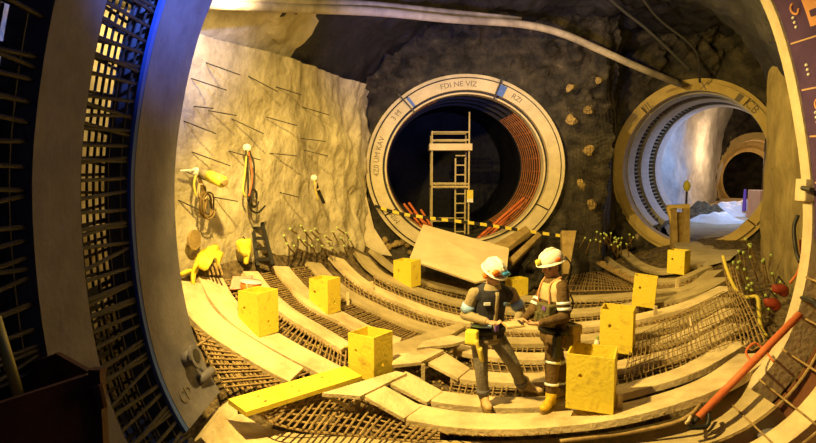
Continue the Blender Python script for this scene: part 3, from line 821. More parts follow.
# ------------------------------------------------------------------ right tunnel
T2 = thing('tunnel_ring', 'dusty yellow ring around the right tunnel mouth', 'tunnel ring', (C2.x, C2.y, C2.z-B2o))
for a0, a1 in ((-40, 50.5), (51.5, 131.5), (132.5, 319)):
    part(T2, 'ring_segment', annulus(C2, A2i, B2i, A2o*.97, B2o*.97, u2, w2, -0.16, 0.25, D(a0), D(a1), 44), M['ringyellow'])
part(T2, 'outer_flange', annulus(C2, A2o*.975, B2o*.975, A2o*1.02, B2o*1.02, u2, w2, -0.08, 0.3, 0, 2*math.pi, 80), M['ringyellow'])
part(T2, 'joint_plate', annulus(C2, A2i, B2i, A2o*.96, B2o*.96, u2, w2, -0.175, -0.158, D(55), D(59), 6), M['ink'], label='dark joint plate')
part(T2, 'stain', annulus(C2, A2i*1.06, B2i*1.06, A2o*.96, B2o*.96, u2, w2, -0.165, -0.158, D(92), D(112), 12), M['oldwood'], label='dark stain on the crown')
am, bm_ = (A2i+A2o*.97)/2, (B2i+B2o*.97)/2
for s_, ang in (('CB', 46), ('JJL', 128), ('X', 84)):
    part(T2, 'lettering', ring_text(s_, 0.26, C2, am, bm_, D(ang), u2, w2, -0.162), M['ink'], label='dark hand painted marks')
for q, (y0, y1) in enumerate(((0.26, .95), (1.75, 2.7), (3.6, 4.5))):
    obj('tunnel_rib', annulus(C2, A2i*.985, B2i*.985, A2i*1.12, B2i*1.12, u2, w2, y0, y1, D(-50), D(235), 60), M['pale_rib'],
        ['first pale lining rib inside the right tunnel', 'second pale lining rib inside the right tunnel', 'third pale lining rib inside the right tunnel, next to the pale rock'][q], 'rib', 'pale ribs inside the right tunnel')
for q, (y0, y1) in enumerate(((.95, 1.75), (2.7, 3.6))):
    t = thing('rebar_cage', ['ladder like rebar cage between first and second rib of the right tunnel', 'ladder like rebar cage between second and third rib of the right tunnel'][q], 'rebar cage', L2(-A2i, (y0+y1)/2, 0), 'rebar cages in the right tunnel')
    for k in range(40):
        a = D(95+k*3.4); p = C2+u2*(A2i*1.03*math.cos(a))+V((0,0,B2i*1.03*math.sin(a)))
        part(t, 'rung_bar', MB().tube([p+w2*y0, p+w2*y1], .026, 5), M['rebar'])
    for yy in (y0+.2, y1-.2):
        part(t, 'hoop_bar', MB().tube([p+w2*yy for p in ell(C2, A2i*1.05, B2i*1.05, 40, u2, D(90), D(232))], .018, 5), M['darkrebar'])
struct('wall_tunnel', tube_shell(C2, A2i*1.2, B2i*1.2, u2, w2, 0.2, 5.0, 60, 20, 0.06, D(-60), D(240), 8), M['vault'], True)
# chamber behind: pale rock on the left, floor, far wall with the far ring
C3 = P(753, 180, 27.5); A3 = 37*27.5/600; B3 = 46*27.5/600
cl = catmull([L2(-1.72, 4.4, 0), L2(-1.75, 6.0, 0), P(679, 176, 22.0), P(698, 176, 24.2), P(712, 176, 26.2), P(722, 176, 28.4)], 60)
def f_cl(u, v):
    q = cl[int(u*59)]; a = v*1.25; z = C2.z-2.2+v*5.6
    p = V((q.x, q.y, z)); d = rocky(p, .28, .7, 44); k = max(0, v-.55)**2*6.0
    return V((p.x+d*.7+k*(.7+.3*u), p.y-d*.5+k*.2, p.z))
struct('wall_chamber', grid(60, 60, f_cl), M['whiterock'], True)
def f_c3(u, v):
    p = C3+V((-2.6+6.5*u, .25, -2.6+6.5*v)); d = rocky(p, .3, .9, 60); return p+V((0, -abs(d), 0))
g3 = grid(60, 60, f_c3); keepf = []
for f in g3.f:
    c = sum((g3.v[i] for i in f), V())/4
    if math.hypot((c.x-C3.x)/A3, (c.z-C3.z)/B3) > .95: keepf.append(f)
g3.f = keepf
struct('wall_far', g3, M['rock'], True)
u3 = V((math.cos(.45), -math.sin(.45), 0)); w3 = V((math.sin(.45), math.cos(.45), 0))
obj('tunnel_ring', annulus(C3, A3*.86, B3*.86, A3*1.02, B3*1.02, u3, w3, -.25, .3, 0, 2*math.pi, 60), M['ringyellow'], 'far ring around the deepest tunnel, seen through the right tunnel', 'tunnel ring')
for q in range(4):
    obj('tunnel_rib', annulus(C3, A3*(.86-.07*q), B3*(.86-.07*q), A3*.98, B3*.98, u3, w3, .8+q*1.1, 1.2+q*1.1, 0, 2*math.pi, 40), M['ringyellow'],
        'brown rib inside the far ring, %s from its mouth' % ['first', 'second', 'third', 'fourth'][q], 'rib', 'ribs of the deepest tunnel')
struct('wall_deep', tube_shell(C3, A3*1.0, B3*1.0, u3, w3, .1, 9, 40, 20, .05, seed=9), M['pillar'], True)
struct('wall_deep_end', MB().add([C3+w3*9+u3*x+V((0,0,z)) for x, z in ((-2.5,-2.5),(2.5,-2.5),(2.5,2.5),(-2.5,2.5))], [(0,1,2,3)]), M['rock'])
zf = P(700, 240, 15.0).z
def f_tf(u, v):
    y = 12.0+v*17; xl = 5.55+(y-12.0)*.36; xr = 6.5+(y-12.0)*.80
    x = xl+u*(xr-xl); q = V((x, y, 0)); k = min(max((y-11.9)/2.0, 0), 1); k = k*k*(3-2*k)
    return V((x, y, (floor_z(x, y)+.03)*(1-k)+(zf+.02*(y-15))*k+.03*noise.noise(q*1.3)))
struct('floor_chamber', grid(60, 60, f_tf), M['track'], True)
def f_roof(u, v):
    y = 18.6+v*11; p = V((7.0+v*4+u*9, y, C2.z+2.0+.8*math.sin(u*3.1))); d = rocky(p, .3, .7, 70); return p+V((0,0,d))
struct('ceiling_chamber', grid(40, 40, f_roof), M['whiterock'], True)
def f_cr(u, v):
    p = V((L2(1.75, 4.4, 0).x+u*5.0, L2(1.75, 4.4, 0).y+u*9.5, zf-.3+v*5.6)); d = rocky(p, .3, .7, 77); return p+V((d*.6, d*.6, 0))
struct('wall_chamber_right', grid(40, 40, f_cr), M['rock'], True)
# white sheets and spoil heap on the chamber floor
def heap(label, px, py, Y, r, h, seed, m, name, cat, grp=None):
    c = P(px, py, Y); c.z = zf+.02*(Y-15)
    def f(u, v):
        a = u*2*math.pi; rr = v; p = V((c.x+r*rr*math.cos(a), c.y+r*.8*rr*math.sin(a), 0))
        z = h*(1-rr**1.6)*(1+.7*noise.noise(V((p.x*1.7, p.y*1.7, seed)))+.3*noise.noise(V((p.x*5, p.y*5, seed))))
        return V((p.x, p.y, c.z-.03+max(z, 0)))
    return obj(name, grid(33, 14, f), M[m], label, cat, grp, True)
heap('crumpled white sheet lying on the floor of the right tunnel', 733, 238, 21.5, 1.1, .50, 1, 'sheet', 'plastic_sheet', 'sheet', 'white sheets on the tunnel floor')
heap('lower white sheet nearer the tunnel mouth, left of the crumpled one', 716, 243, 19.2, .95, .30, 5, 'sheet', 'plastic_sheet', 'sheet', 'white sheets on the tunnel floor')
heap('heap of brown spoil by the pale rock in the right tunnel', 703, 238, 20.0, .9, .55, 9, 'soil', 'spoil_heap', 'heap')
p = P(763, 226, 20.0); obj('crate', MB().box((p.x, p.y, zf+.55), (.75, .7, 1.0)), M['panelorange'], 'tan crate beside the rock pillar in the right tunnel', 'crate', bevel=.02)
p = P(743, 232, 20.8); obj('marker_peg', MB().tube([V((p.x,p.y,zf+.3)), V((p.x,p.y,zf+1.05))], [.07,.04], 8), M['purplemuff'], 'small violet peg standing on the white sheet', 'peg')
# worker's post frame and yellow lamp head before the chamber
def post_frame():
    Yp = 14.6; t = thing('post_frame', 'brown steel post frame standing at the right tunnel mouth', 'post', P(680, 250, Yp), None)
    def Q(x, y, d=0): return P(x, y, Yp+d)
    part(t, 'post', MB().beam(Q(674,252), Q(673,208), .14, .12, (0,1,0)), M['oldwood'])
    part(t, 'post', MB().beam(Q(686,252), Q(686,208), .14, .12, (0,1,0)), M['oldwood'])
    part(t, 'top_rail', MB().beam(Q(668,207), Q(689,206), .12, .10), M['ringyellow'])
    part(t, 'web_plate', MB().add([Q(676,250,.05),Q(684,250,.05),Q(684,212,.05),Q(676,212,.05),Q(676,250,.08),Q(684,250,.08),Q(684,212,.08),Q(676,212,.08)], [(0,1,2,3),(7,6,5,4),(0,4,5,1),(1,5,6,2),(2,6,7,3),(3,7,4,0)]), M['boot_brown'])
    part(t, 'side_arm', MB().tube([Q(668,207), Q(672,222), Q(674,232)], .05, 6), M['ringyellow'])
post_frame()
p = P(687, 186, 17.5); t = thing('work_lamp', 'yellow lamp head on a pole against the pale rock of the right tunnel', 'lamp', (p.x, p.y, zf))
part(t, 'pole', MB().tube([V((p.x,p.y,zf)), V((p.x,p.y,p.z-.05))], .03, 6), M['dark'])
part(t, 'head', MB().ball(p, (.10,.10,.17)), M['jacket_y'], True)

# ------------------------------------------------------------------ things on the left wall
def wall_pt(px, py, off=0.0):
    r = ray(px, py); o = V((0,0,CAMZ)); t = 4.0
    while t < 16:
        p = o+r*t
        if p.x < wall_x(t)+off: return p
        t += .02
    return o+r*14
nrmW = V((.96, -.28, 0))
dow = [(204,62,222,76),(190,78,208,91),(246,75,262,93),(270,85,287,96),(205,110,218,116),(230,118,246,134),(302,107,320,117),(266,117,281,126),(190,106,194,109),
       (181,120,197,134),(192,152,215,167),(229,151,243,160),(267,153,281,156),(303,150,313,156),(182,170,196,184),(278,192,283,197),(178,200,208,222),(297,138,314,142),(213,197,219,201)]
for (x0, y0, x1, y1) in dow:
    a = wall_pt(x0, y0, -.12); b = wall_pt(x1, y1, .0)+nrmW*.28
    b = a+(b-a).normalized()*min((b-a).length, .5)
    obj('wall_dowel', MB().tube([a, b], .008, 6), M['darkrebar'], 'thin dark steel dowel sticking out of the yellow rock wall', 'dowel', 'dowels in the left wall')
def coil(c, r, n, ax, m, t, name='coil', rad=.012):
    pts = []
    for k in range(n*14):
        a = k/14*2*math.pi; rr = r*(1+.1*math.sin(k*.7)); pts.append(c+V((.0,0,0))+ax*(rr*math.cos(a))+V((0,0,rr*1.25*math.sin(a)))+nrmW*(.01*math.sin(k*1.3)+k*.002))
    part(t, name, MB().tube(pts, rad, 5), m, True)
axW = V((.28, .96, 0))
def hang(label, px, py, drops, coilat, head=True, extra=None):
    p = wall_pt(px, py, .08); t = thing('cable_bundle', label, 'cables', p, 'cable bundles hanging on the left wall')
    part(t, 'bracket', MB().ball(p, .06 if head else .04), M['white'] if head else M['khaki'], True)
    for (pts, m, r) in drops:
        w = [wall_pt(x, y, .1+.02*k) for k, (x, y) in enumerate(pts)]; part(t, 'cable', MB().tube(catmull(w, 16), r, 6), M[m], True)
    for (x, y, r, n, m) in coilat: coil(wall_pt(x, y, .1), r, n, axW, M[m], t)
hang('bundle of red and yellow cables hanging from a white bracket', 247, 148, [([(247,150),(245,172),(243,190),(246,197)], 'hose', .014), ([(248,150),(251,165),(252,180),(249,196)], 'redbar', .012), ([(246,150),(248,175),(249,205),(257,213),(265,206)], 'black', .014), ([(249,150),(254,165),(253,185),(248,200)], 'darkrebar', .012)], [(252,198,.10,2,'darkrebar')])
hang('cable loop with yellow cord hanging below the yellow tube', 196, 172, [([(196,174),(194,185),(196,196)], 'hose', .016), ([(198,174),(202,186),(206,198),(204,212)], 'boot_brown', .022)], [(204,205,.13,3,'boot_brown'), (200,192,.08,2,'khaki')])
hang('small cable tangle hanging on the wall near the rough rock edge', 314, 178, [([(314,179),(315,188),(318,200)], 'hose', .014), ([(315,180),(319,192),(324,203)], 'dark', .03)], [(315,186,.06,2,'khaki')], True)
a = wall_pt(200, 172, .12); b = wall_pt(223, 182, .55)
t = thing('yellow_tube', 'bright yellow tube sticking out from the left wall', 'light tube', wall_pt(200, 172, 0)); ab = (b-a)  # plain yellow tube, gives no light
part(t, 'arm', MB().tube([wall_pt(180,171,.0), wall_pt(194,170,.1), a], .016, 6), M['white'])
part(t, 'collar', MB().tube([a, a+ab*.4], .055, 10), M['tan'], True)
part(t, 'sleeve', MB().tube([a+ab*.4, b], .075, 12), M['jacket_y'], True)
part(t, 'end_ring', MB().tube([b, b+ab.normalized()*.05], .045, 8), M['oldwood'])
p = wall_pt(193, 240, .05); obj('round_plate', MB().tube([p, p+nrmW*.03], .13, 16), M['oldwood'], 'round rusty plate on the wall above the draped yellow cover', 'plate')
# draped yellow cover with bars below
def cover():
    t = thing('draped_cover', 'bright yellow cover draped over bar ends at the left wall foot', 'cover', Pf(205, 274))
    top = [P(190,274,7.45), P(192,262,7.45), P(197,252,7.5), P(204,246,7.55), P(213,246,7.65), P(220,252,7.75)]
    c = catmull(top, 24); mb = MB(); vs = []
    for k, p in enumerate(c):
        w = .20+.05*math.sin(k*.9)
        for s in range(5):
            q = s/4; vs.append(p+V((.05*q+.02*math.sin(k*1.1+s), .16-.34*q, -.02-.16*q*q*(1+.5*math.sin(k*.55))+.015*math.sin(k*.8+s*1.4))))
    fs = [(k*5+s, k*5+s+1, k*5+s+6, k*5+s+5) for k in range(23) for s in range(4)]
    mb.add(vs, fs); o = part(t, 'sheet', mb, M['jacket_y'], True)
    m = o.modifiers.new('solid', 'SOLIDIFY'); m.thickness = .03
    for k in range(5):
        part(t, 'bar', MB().tube([P(200+k*4, 254+k*.5, 7.6), P(206+k*4.2, 275, 7.5)], .014, 6), M['rebar'])
    part(t, 'fold', MB().tube(catmull([P(178,276,7.3), P(184,273,7.3), P(190,271,7.4), P(195,272,7.5)], 12), [.03]*12, 6), M['jacket_y'], True)
cover()
def rain_jacket():
    t = thing('rain_jacket', 'yellow rain jacket hanging on the wall beside the dark ladder', 'jacket', P(245, 264, 8.4), None)
    mb = MB(); 
    rings = []
    for (x, y, w) in ((245,239,5.5),(244.5,243,7.2),(245,250,6.6),(246.5,255,4.5)):
        c = P(x, y, 8.35); rings.append((c, V((w*8.35/600, .0, 0)), V((0,.12,0))))
    part(t, 'body', mb.loft(rings, 14), M['jacket_y'], True)
    part(t, 'sleeve', MB().capsule(P(247,252,8.3), .05, P(246,262,8.3), .035), M['jacket_y'], True)
    part(t, 'sleeve', MB().capsule(P(239,243,8.3), .045, P(240,251,8.3), .03), M['jacket_y'], True)
    part(t, 'hanger_rod', MB().tube([P(245,240,8.3), P(243,236,8.75)], .012, 6), M['darkrebar'])
rain_jacket()
def ladder():
    t = thing('ladder', 'dark short ladder leaning on the left wall above the planks', 'ladder', Pf(266, 266))
    a0, a1 = P(258,266,8.5), P(252,222,9.0); b0, b1 = P(273,265,8.5), P(262,223,9.05)
    part(t, 'rail', MB().beam(a0, a1, .05, .04), M['dark']); part(t, 'rail', MB().beam(b0, b1, .05, .04), M['dark'])
    for k in range(4):
        f = .14+k*.24; part(t, 'rung', MB().beam(a0.lerp(a1, f), b0.lerp(b1, f), .10, .04), M['dark'])
ladder()
# red bucket and pink cloth on the slope
t = thing('bucket', 'small red and white bucket tipped behind the leftmost yellow box', 'bucket', Pf(250, 294, .1))
p = Pf(250, 295, .14)
part(t, 'shell', MB().tube([p+V((-.02,0,.02)), p+V((.02,.0,.17))], [.10, .14], 14), M['orange'], True)
part(t, 'rim', MB().tube([p+V((.02,0,.17)), p+V((.023,0,.19))], [.145, .145], 14), M['white'], True)
part(t, 'handle', MB().tube([p+V((.0,-.14*math.cos(a),.17-.14*math.sin(a))) for a in [k*.35 for k in range(10)]], .008, 5), M['white'])
def cloth(u, v):
    q = Pf(233+20*u-3*v, 276+13*v, .16); return q+V((0,0,.03*noise.noise(V((u*4, v*4, 2)))))
o = obj('cloth', grid(10, 8, cloth), M['pink'], 'faded pink cloth spread on the slope above the red bucket', 'cloth', None, True)
m = o.modifiers.new('solid', 'SOLIDIFY'); m.thickness = .012
# starter bars with green caps along the wall foot and on the right
def starter(a, b, label, grp, capm='green'):
    t = thing('starter_bar', label, 'bar', a, grp)
    part(t, 'bar', MB().tube([a, a.lerp(b, .5)+V((0,0,-.01)), b], .012, 6), M['rebar'])
    d = (b-a).normalized(); part(t, 'cap', MB().tube([b-d*.02, b+d*.035], .019, 8), M[capm], True, label='pale green cap')
for (x, y) in ((301,226),(305,231),(311,231),(315,229),(299,238),(304,241),(312,246),(318,240),(322,246),(328,242),(333,232),(337,228),(341,238),(346,233),(350,240),(344,246),(290,229),(294,246),(284,236),(287,244),(332,248),(325,236)):
    b = wall_pt(x, y, .45); a = wall_pt(x+random.uniform(3,9), y+random.uniform(4,12), -.1)
    starter(a, b, 'starter bar with green cap at the foot of the left wall', 'capped starter bars at the left wall')
# pipes under the vault
def run(label, pts, r, m, n=50, name='pipe', cat='pipe', grp=None):
    return obj(name, MB().tube(catmull([P(*p) for p in pts], n), r, 12), M[m], label, cat, grp, True)
run('long pale pipe bending under the vault above the middle tunnel', [(190,2,6.9),(300,8,9.0),(380,12,10.4),(450,19,11.5),(520,24,12.2),(560,33,12.6),(600,50,12.9),(640,68,13.3),(680,84,14.4)], .075, 'pipe', name='pipe', grp='pipes under the vault')
run('upper pale pipe running along the top edge above the left wall', [(190,-6,6.9),(300,1,9.0),(380,6,10.6),(450,13,11.7),(520,20,12.4)], .07, 'pipe', grp='pipes under the vault')
run('thin dark cable sagging from the vault between the two tunnel mouths', [(600,-10,12.0),(625,12,12.6),(650,32,12.9),(690,70,13.4)], .03, 'darkpipe', name='cable', cat='cable')
run('thin cable hanging down the rock to the top of the right ring', [(640,-5,12),(660,20,12.8),(695,50,13.3),(700,82,14.2)], .025, 'darkpipe', name='cable', cat='cable')
# wire mesh on the rock between the tunnels
def rockmesh():
    mb = MB()
    def q(u, v):
        p = P(566+46*u+4*math.sin(v*5), 96+6*math.sin(u*4)+142*v, 13.6-.25*math.sin(3.1*u)); return p+V((0, .12*noise.noise(p*1.3), 0))
    for i in range(15): mb.tube([q(i/14, k/12) for k in range(13)], .0045, 4)
    for j in range(34): mb.tube([q(k/6, j/33) for k in range(7)], .0045, 4)
    obj('wire_mesh', mb, M['darkrebar'], 'wire mesh pinned over the rock between the two tunnel mouths', 'mesh')
rockmesh()
for (x, y, r) in ((588,110,.10),(572,120,.12),(590,150,.13),(582,185,.10),(592,205,.12),(570,88,.09),(598,80,.08)):
    p = P(x, y, 13.55); b = MB().ball(p, (r, r*.8, r*.8), Matrix.Rotation(x, 3, 'Y'), 10, 8)
    b.v = [q+(q-p)*(.8*noise.noise(q*9)+.3*noise.noise(q*23)) for q in b.v]
    obj('rock_lump', b, M['oldwood'], 'pale rock lump caught on the face between the two tunnel mouths', 'rock', 'rock lumps between the tunnels')
for k in range(26):
    x, y = 572+random.uniform(0, 62), 232+random.uniform(0, 16)
    a = P(x+random.uniform(-6,6), y+random.uniform(6,14), 13.3); b = P(x, y, 12.7)
    starter(a, b, 'starter bar with green cap on the rubble between the two tunnel mouths', 'capped starter bars between the tunnels')
# perforated channel on the slope behind the second worker
def channel():
    a, b, c = P(591,255,12.3), P(612,270,11.8), P(641,285,11.0)
    t = thing('perforated_channel', 'steel channel with square holes on the slope below the right ring', 'channel', V((b.x, b.y, floor_z(b.x, b.y))))
    w = catmull([Pf(590,257,.3), Pf(612,269,.25), Pf(642,284,.2)], 15)
    part(t, 'web', plank_mb(w, .16, .03), M['rebar'])
    for k in range(1, 14, 2):
        p = w[k]; part(t, 'lug', MB().box(p+V((.03,-.1,-.02)), (.12,.08,.12)), M['rebar'])
channel()

# ------------------------------------------------------------------ clutter at the right
def net_strip():
    mb = MB()
    A = [Pf(735,268,.5), Pf(742,292,.45), Pf(755,318,.4), Pf(765,342,.3)]; B = [Pf(722,262,.15), Pf(730,296,.15), Pf(737,320,.15), Pf(742,345,.15)]
    A, B = catmull(A, 14), catmull(B, 14)
    for k in range(14): mb.tube([A[k], A[k].lerp(B[k], .5)+V((0,0,-.08)), B[k]], .009, 5)
    for s in range(6): mb.tube([A[k].lerp(B[k], s/5) for k in range(14)], .009, 5)
    obj('rebar_basket', mb, M['rebar'], 'bent rebar basket standing at the right ends of the planks', 'basket')
net_strip()
run('yellow hose curling down past the right plank ends to the red pipe', [(723,256,9.6),(727,270,9.4),(735,288,8.9),(745,297,8.4),(757,297,8.2),(759,312,7.9),(761,328,7.6),(766,336,7.3)], .026, 'hose', name='hose', cat='hose')
for k in range(36):
    x, y = random.choice(((740,262),(748,250),(755,275),(752,290),(765,262),(770,300),(760,310),(745,240),(775,280)))
    x += random.uniform(-8,8); y += random.uniform(-10,10); Y = 9.6-(y-250)/40
    b = P(x, y, Y); a = P(x+random.uniform(-2,10), y+random.uniform(10,26), Y+.25)
    starter(a, b, 'starter bar with green cap below the rock pillar', 'capped starter bars at the pillar')
for (x, y, lab, m, rx) in ((780,289,'dark red bag hanging at the foot of the rock pillar, upper one','red',.14),(772,303,'round red bag below the upper red bag','red',.12)):
    p = P(x, y, 7.7); t = thing('bag', lab, 'bag', p-V((0,0,.12)), 'red bags at the pillar')
    part(t, 'body', blob(MB().ball(p, (rx*.8, .08, .07)).ball(p+V((.05,0,-.03)), (.06,.07,.08)).ball(p+V((-.06,0,.02)), (.05,.06,.05)), .02, 2), M[m], True)
    part(t, 'strap', MB().tube([p+V((-.06,0,.06)), p+V((0,.05,.16)), p+V((.06,0,.06))], .012, 5), M['black'])
t = thing('red_pipe', 'long red pipe leaning from the lower right planks up to the ring', 'pipe', P(688, 426, 5.5))
a, b = P(692,424,5.55), P(800,314,5.74)
part(t, 'tube', MB().tube([a.lerp(b, .06), b], .035, 12), M['redbar'], True)
part(t, 'tip', MB().tube([a, a.lerp(b, .06)], [.016, .026], 10), M['darkrebar'], True, label='dark tapered tip')
part(t, 'side_loop', MB().tube(catmull([P(752,362,5.75), P(746,352,5.85), P(755,343,5.9), P(766,352,5.85), P(774,362,5.75)], 14), .012, 6), M['redbar'], True)
run('thin tan cord hanging over the planks down to the tip of the red pipe', [(690,318,8.4),(694,345,7.9),(692,375,7.3),(697,398,6.3),(690,418,5.55),(686,424,5.5)], .016, 'wood', name='cord', cat='cord')
run('thin light hose lying along the lowest plank toward the red pipe', [(560,441,5.8),(620,434,5.75),(670,424,5.65),(690,415,5.6),(700,405,5.7)], .018, 'rebar', name='hose', cat='hose')
run('dark hose looping beside the red pipe tip', [(688,428,5.5),(706,426,5.5),(709,414,5.55),(704,404,5.65)], .022, 'black', name='hose', cat='hose')
run('black cable drooping from the clamp on the right ring', [(795,296,6.1),(806,299,5.8),(816,304,5.6),(830,325,5.4)], .028, 'black', name='cable', cat='cable')
run('dark cable running down the rock pillar next to the ring', [(798,215,6.8),(794,228,6.8),(796,250,6.7),(800,262,6.5)], .022, 'black', name='cable', cat='cable')
run('brown cord looping on the pillar foot above the red bags', [(800,240,6.8),(801,258,6.7),(798,272,6.7),(790,283,6.8)], .014, 'redbar', name='cord', cat='cord')
# ring clamp on the right, bracket
t = thing('ring_clamp', 'grey clamp bolted on the right ring beside the pillar', 'clamp', P(805,190,5.95))
part(t, 'plate', MB().box(P(805,190,5.93), (.10,.16,.22)), M['ringback'], bevel=.01)
part(t, 'bolt', MB().tube([P(803,188,5.85), P(812,190,5.6)], .025, 8), M['dark'])
# lower right corner: grey stone, steel claw, straps
t = thing('coupling', 'dull green pipe coupling lying on the lower right straps', 'coupling', P(762,408,5.9))
part(t, 'body', MB().tube([P(757,404,5.75), P(777,412,5.75)], [.07,.05], 12), M['boot_brown'], True)
part(t, 'flange', MB().tube([P(757,404,5.75), P(754,402,5.75)], .10, 12), M['boot_brown'])
obj('disc_foot', MB().tube([P(742,416,5.8), P(741,419,5.78)], .11, 16).tube([P(741,419,5.78), P(743,440,5.7)], .03, 8), M['plank2'], 'round footed peg standing in the lower right foreground', 'peg')
obj('rounded_stone', MB().ball(P(776,438,5.35), (.16,.12,.08)), M['ring'], 'grey rounded stone at the bottom right edge', 'stone', None, True)
# fine wire net lying over the planks at the right
def net():
    mb = MB()
    q = [[Pf(a[0]+(b[0]-a[0])*u/24, a[1]+(b[1]-a[1])*u/24, .17+.02*math.sin(u*1.3+v)) for u in range(25)] for v, (a, b) in enumerate([((632+k*-1, 338+k*5.2-0*k), (724+k*2.2, 291+k*6)) for k in range(9)])]
    for r in q: mb.tube(r, .006, 4)
    for u in range(25): mb.tube([r[u] for r in q], .006, 4)
    obj('wire_net', mb, M['rebar'], 'fine wire net lying over the planks right of the yellow boxes', 'net')
net()
# rope from the ring along the leftmost box
run('yellow rope strung low across the left planks past the leftmost box', [(183,303,6.9),(200,322,6.9),(225,333,7.15),(255,338,7.6),(290,343,7.6),(320,346,7.7),(348,347,7.7)], .015, 'hose', name='rope', cat='rope')

# ------------------------------------------------------------------ dark foreground at lower left
def skip():
    t = thing('steel_skip', 'rust brown steel bin in the dark lower left corner', 'bin', (-1.9, 3.0, 1.2))
    z1 = P(70, 375, 3.1).z; 
    A, B, Cc, Dd = P(-90,432,2.5), P(97,372,3.05), P(60,352,3.7), P(-70,395,3.6)
    base = 0.9
    def wall(p, q, nm, th=.03):
        p0, q0 = V((p.x, p.y, base)), V((q.x, q.y, base)); n = (q-p).cross(V((0,0,1))).normalized()*th
        vs = [p0, q0, q, p, p0-n, q0-n, q-n, p-n]
        part(t, nm, MB().add(vs, [(0,1,2,3),(7,6,5,4),(0,4,5,1),(1,5,6,2),(2,6,7,3),(3,7,4,0)]), M['rustbox'])
    wall(A, B, 'front_panel'); wall(B, Cc, 'side_panel'); wall(Cc, Dd, 'back_panel'); wall(Dd, A, 'side_panel')
    part(t, 'base_plate', MB().add([V((p.x, p.y, base+.01)) for p in (A, B, Cc, Dd)]+[V((p.x, p.y, base-.02)) for p in (A, B, Cc, Dd)], [(0,1,2,3),(7,6,5,4),(0,4,5,1),(1,5,6,2),(2,6,7,3),(3,7,4,0)]), M['rustbox'])
    part(t, 'corner_post', MB().beam(V((B.x, B.y, base)), B+V((0,0,.02)), .06, .06), M['rustbox'])
    hk = P(97, 385, 3.0); part(t, 'hinge', MB().tube([hk, hk+V((.02,0,-.12))], .03, 8), M['rustbox'])
skip()
obj('yellow_pole', MB().tube([P(-4,318,3.3), P(20,400,3.1)], .028, 10), M['hose'], 'slanting yellow pole behind the bin at the left edge', 'pole', None, True)
obj('walkway', MB().box((-2.2, 2.9, .80), (2.2, 2.2, .08)), M['rustbox'], 'dark steel walkway plate under the lower left bin', 'walkway')

gv = MB()
rg = random.Random(4)
for k in range(1500):
    if k < 700: px, py = rg.uniform(190, 480), rg.uniform(300, 440)
    else: px, py = rg.uniform(250, 740), rg.uniform(275, 436)
    p = Pf(px, py, -.01); r = rg.uniform(.012, .035)
    if p.y < 6.35: continue
    gv.ball(p, (r, r*rg.uniform(.6,1), r*.7), Matrix.Rotation(rg.uniform(0,6), 3, 'Z'), 6, 4)
obj('gravel', gv, M['rebar'], 'loose stones scattered on the muddy ground under the rebar mats', 'gravel', kind='stuff')

# ------------------------------------------------------------------ the two workers
def orient(f, tilt=0.0, roll=0.0):
    # matrix whose columns are right-hand side r, front f, up u
    f = V(f).normalized(); r = f.cross(V((0,0,1))).normalized(); u = r.cross(f)
    if tilt:
        q = Matrix.Rotation(tilt, 3, r); f = q @ f; u = q @ u
    if roll:
        q = Matrix.Rotation(roll, 3, f); r = q @ r; u = q @ u
    return Matrix((r, f, u)).transposed()
def band(parent, name, a, b, f0, f1, r, m, label=None):
    a, b = V(a), V(b); p, q = a.lerp(b, f0), a.lerp(b, f1)
    part(parent, name, MB().tube([p, p.lerp(q, .5), q], [r, r*1.01, r], 14), M[m], True, label)
def head_mesh(mb, c, H):
    # c centre of the skull, H orientation (r, f, u)
    def at(x, y, z): return c+H @ V((x, y, z))
    mb.ball(at(0, -.012, .02), (.078, .098, .105), H); mb.ball(at(0, .028, -.045), (.062, .072, .080), H)
    mb.ball(at(0, .055, -.095), (.036, .038, .030), H)                     # chin
    mb.capsule(at(0, .092, .015), .012, at(0, .116, -.030), .017)          # nose
    mb.ball(at(0, .097, -.068), (.026, .014, .008), H); mb.ball(at(0, .095, -.080), (.022, .013, .008), H)   # lips
    for s in (-1, 1):
        mb.ball(at(s*.080, -.008, -.015), (.012, .022, .033), H)           # ears
        mb.ball(at(s*.032, .078, .033), (.024, .016, .010), H)             # brows
        mb.ball(at(s*.045, .062, -.028), (.026, .026, .024), H)            # cheeks
def hand_mesh(mb, w, d, palm, side, curl=.9, L=.19):
    # w wrist, d pointing direction, palm normal, side: thumb side vector
    d = V(d).normalized(); n = V(palm); n = (n-d*n.dot(d)).normalized(); sd = d.cross(n).normalized()
    if sd.dot(V(side)) < 0: sd = -sd
    k = L/.19
    c = w+d*.05*k
    Mx = Matrix((d, sd, n)).transposed(); mb.ball(c, (.055*k, .042*k, .020*k), Mx); mb.ball(c+d*.025*k, (.040*k, .043*k, .018*k), Mx)
    for i, (off, ln) in enumerate(((.031, .068), (.011, .078), (-.010, .072), (-.030, .056))):
        p0 = w+d*.075*k+sd*off*k; a1 = curl*.35; a2 = curl*.95; a3 = curl*1.4
        p1 = p0+(d*math.cos(a1)+n*math.sin(a1))*ln*.48*k; p2 = p1+(d*math.cos(a2)+n*math.sin(a2))*ln*.32*k; p3 = p2+(d*math.cos(a3)+n*math.sin(a3))*ln*.25*k
        mb.capsule(p0, .0105*k, p1, .0095*k, 8); mb.capsule(p1, .0095*k, p2, .0085*k, 8); mb.capsule(p2, .0085*k, p3, .0075*k, 8)
    t0 = w+d*.025*k+sd*.030*k; t1 = t0+(d*.6+sd*.65+n*.3).normalized()*.042*k; t2 = t1+(d*.85+n*.55+sd*.1).normalized()*.034*k
    mb.capsule(t0, .015*k, t1, .011*k, 8); mb.capsule(t1, .011*k, t2, .009*k, 8)
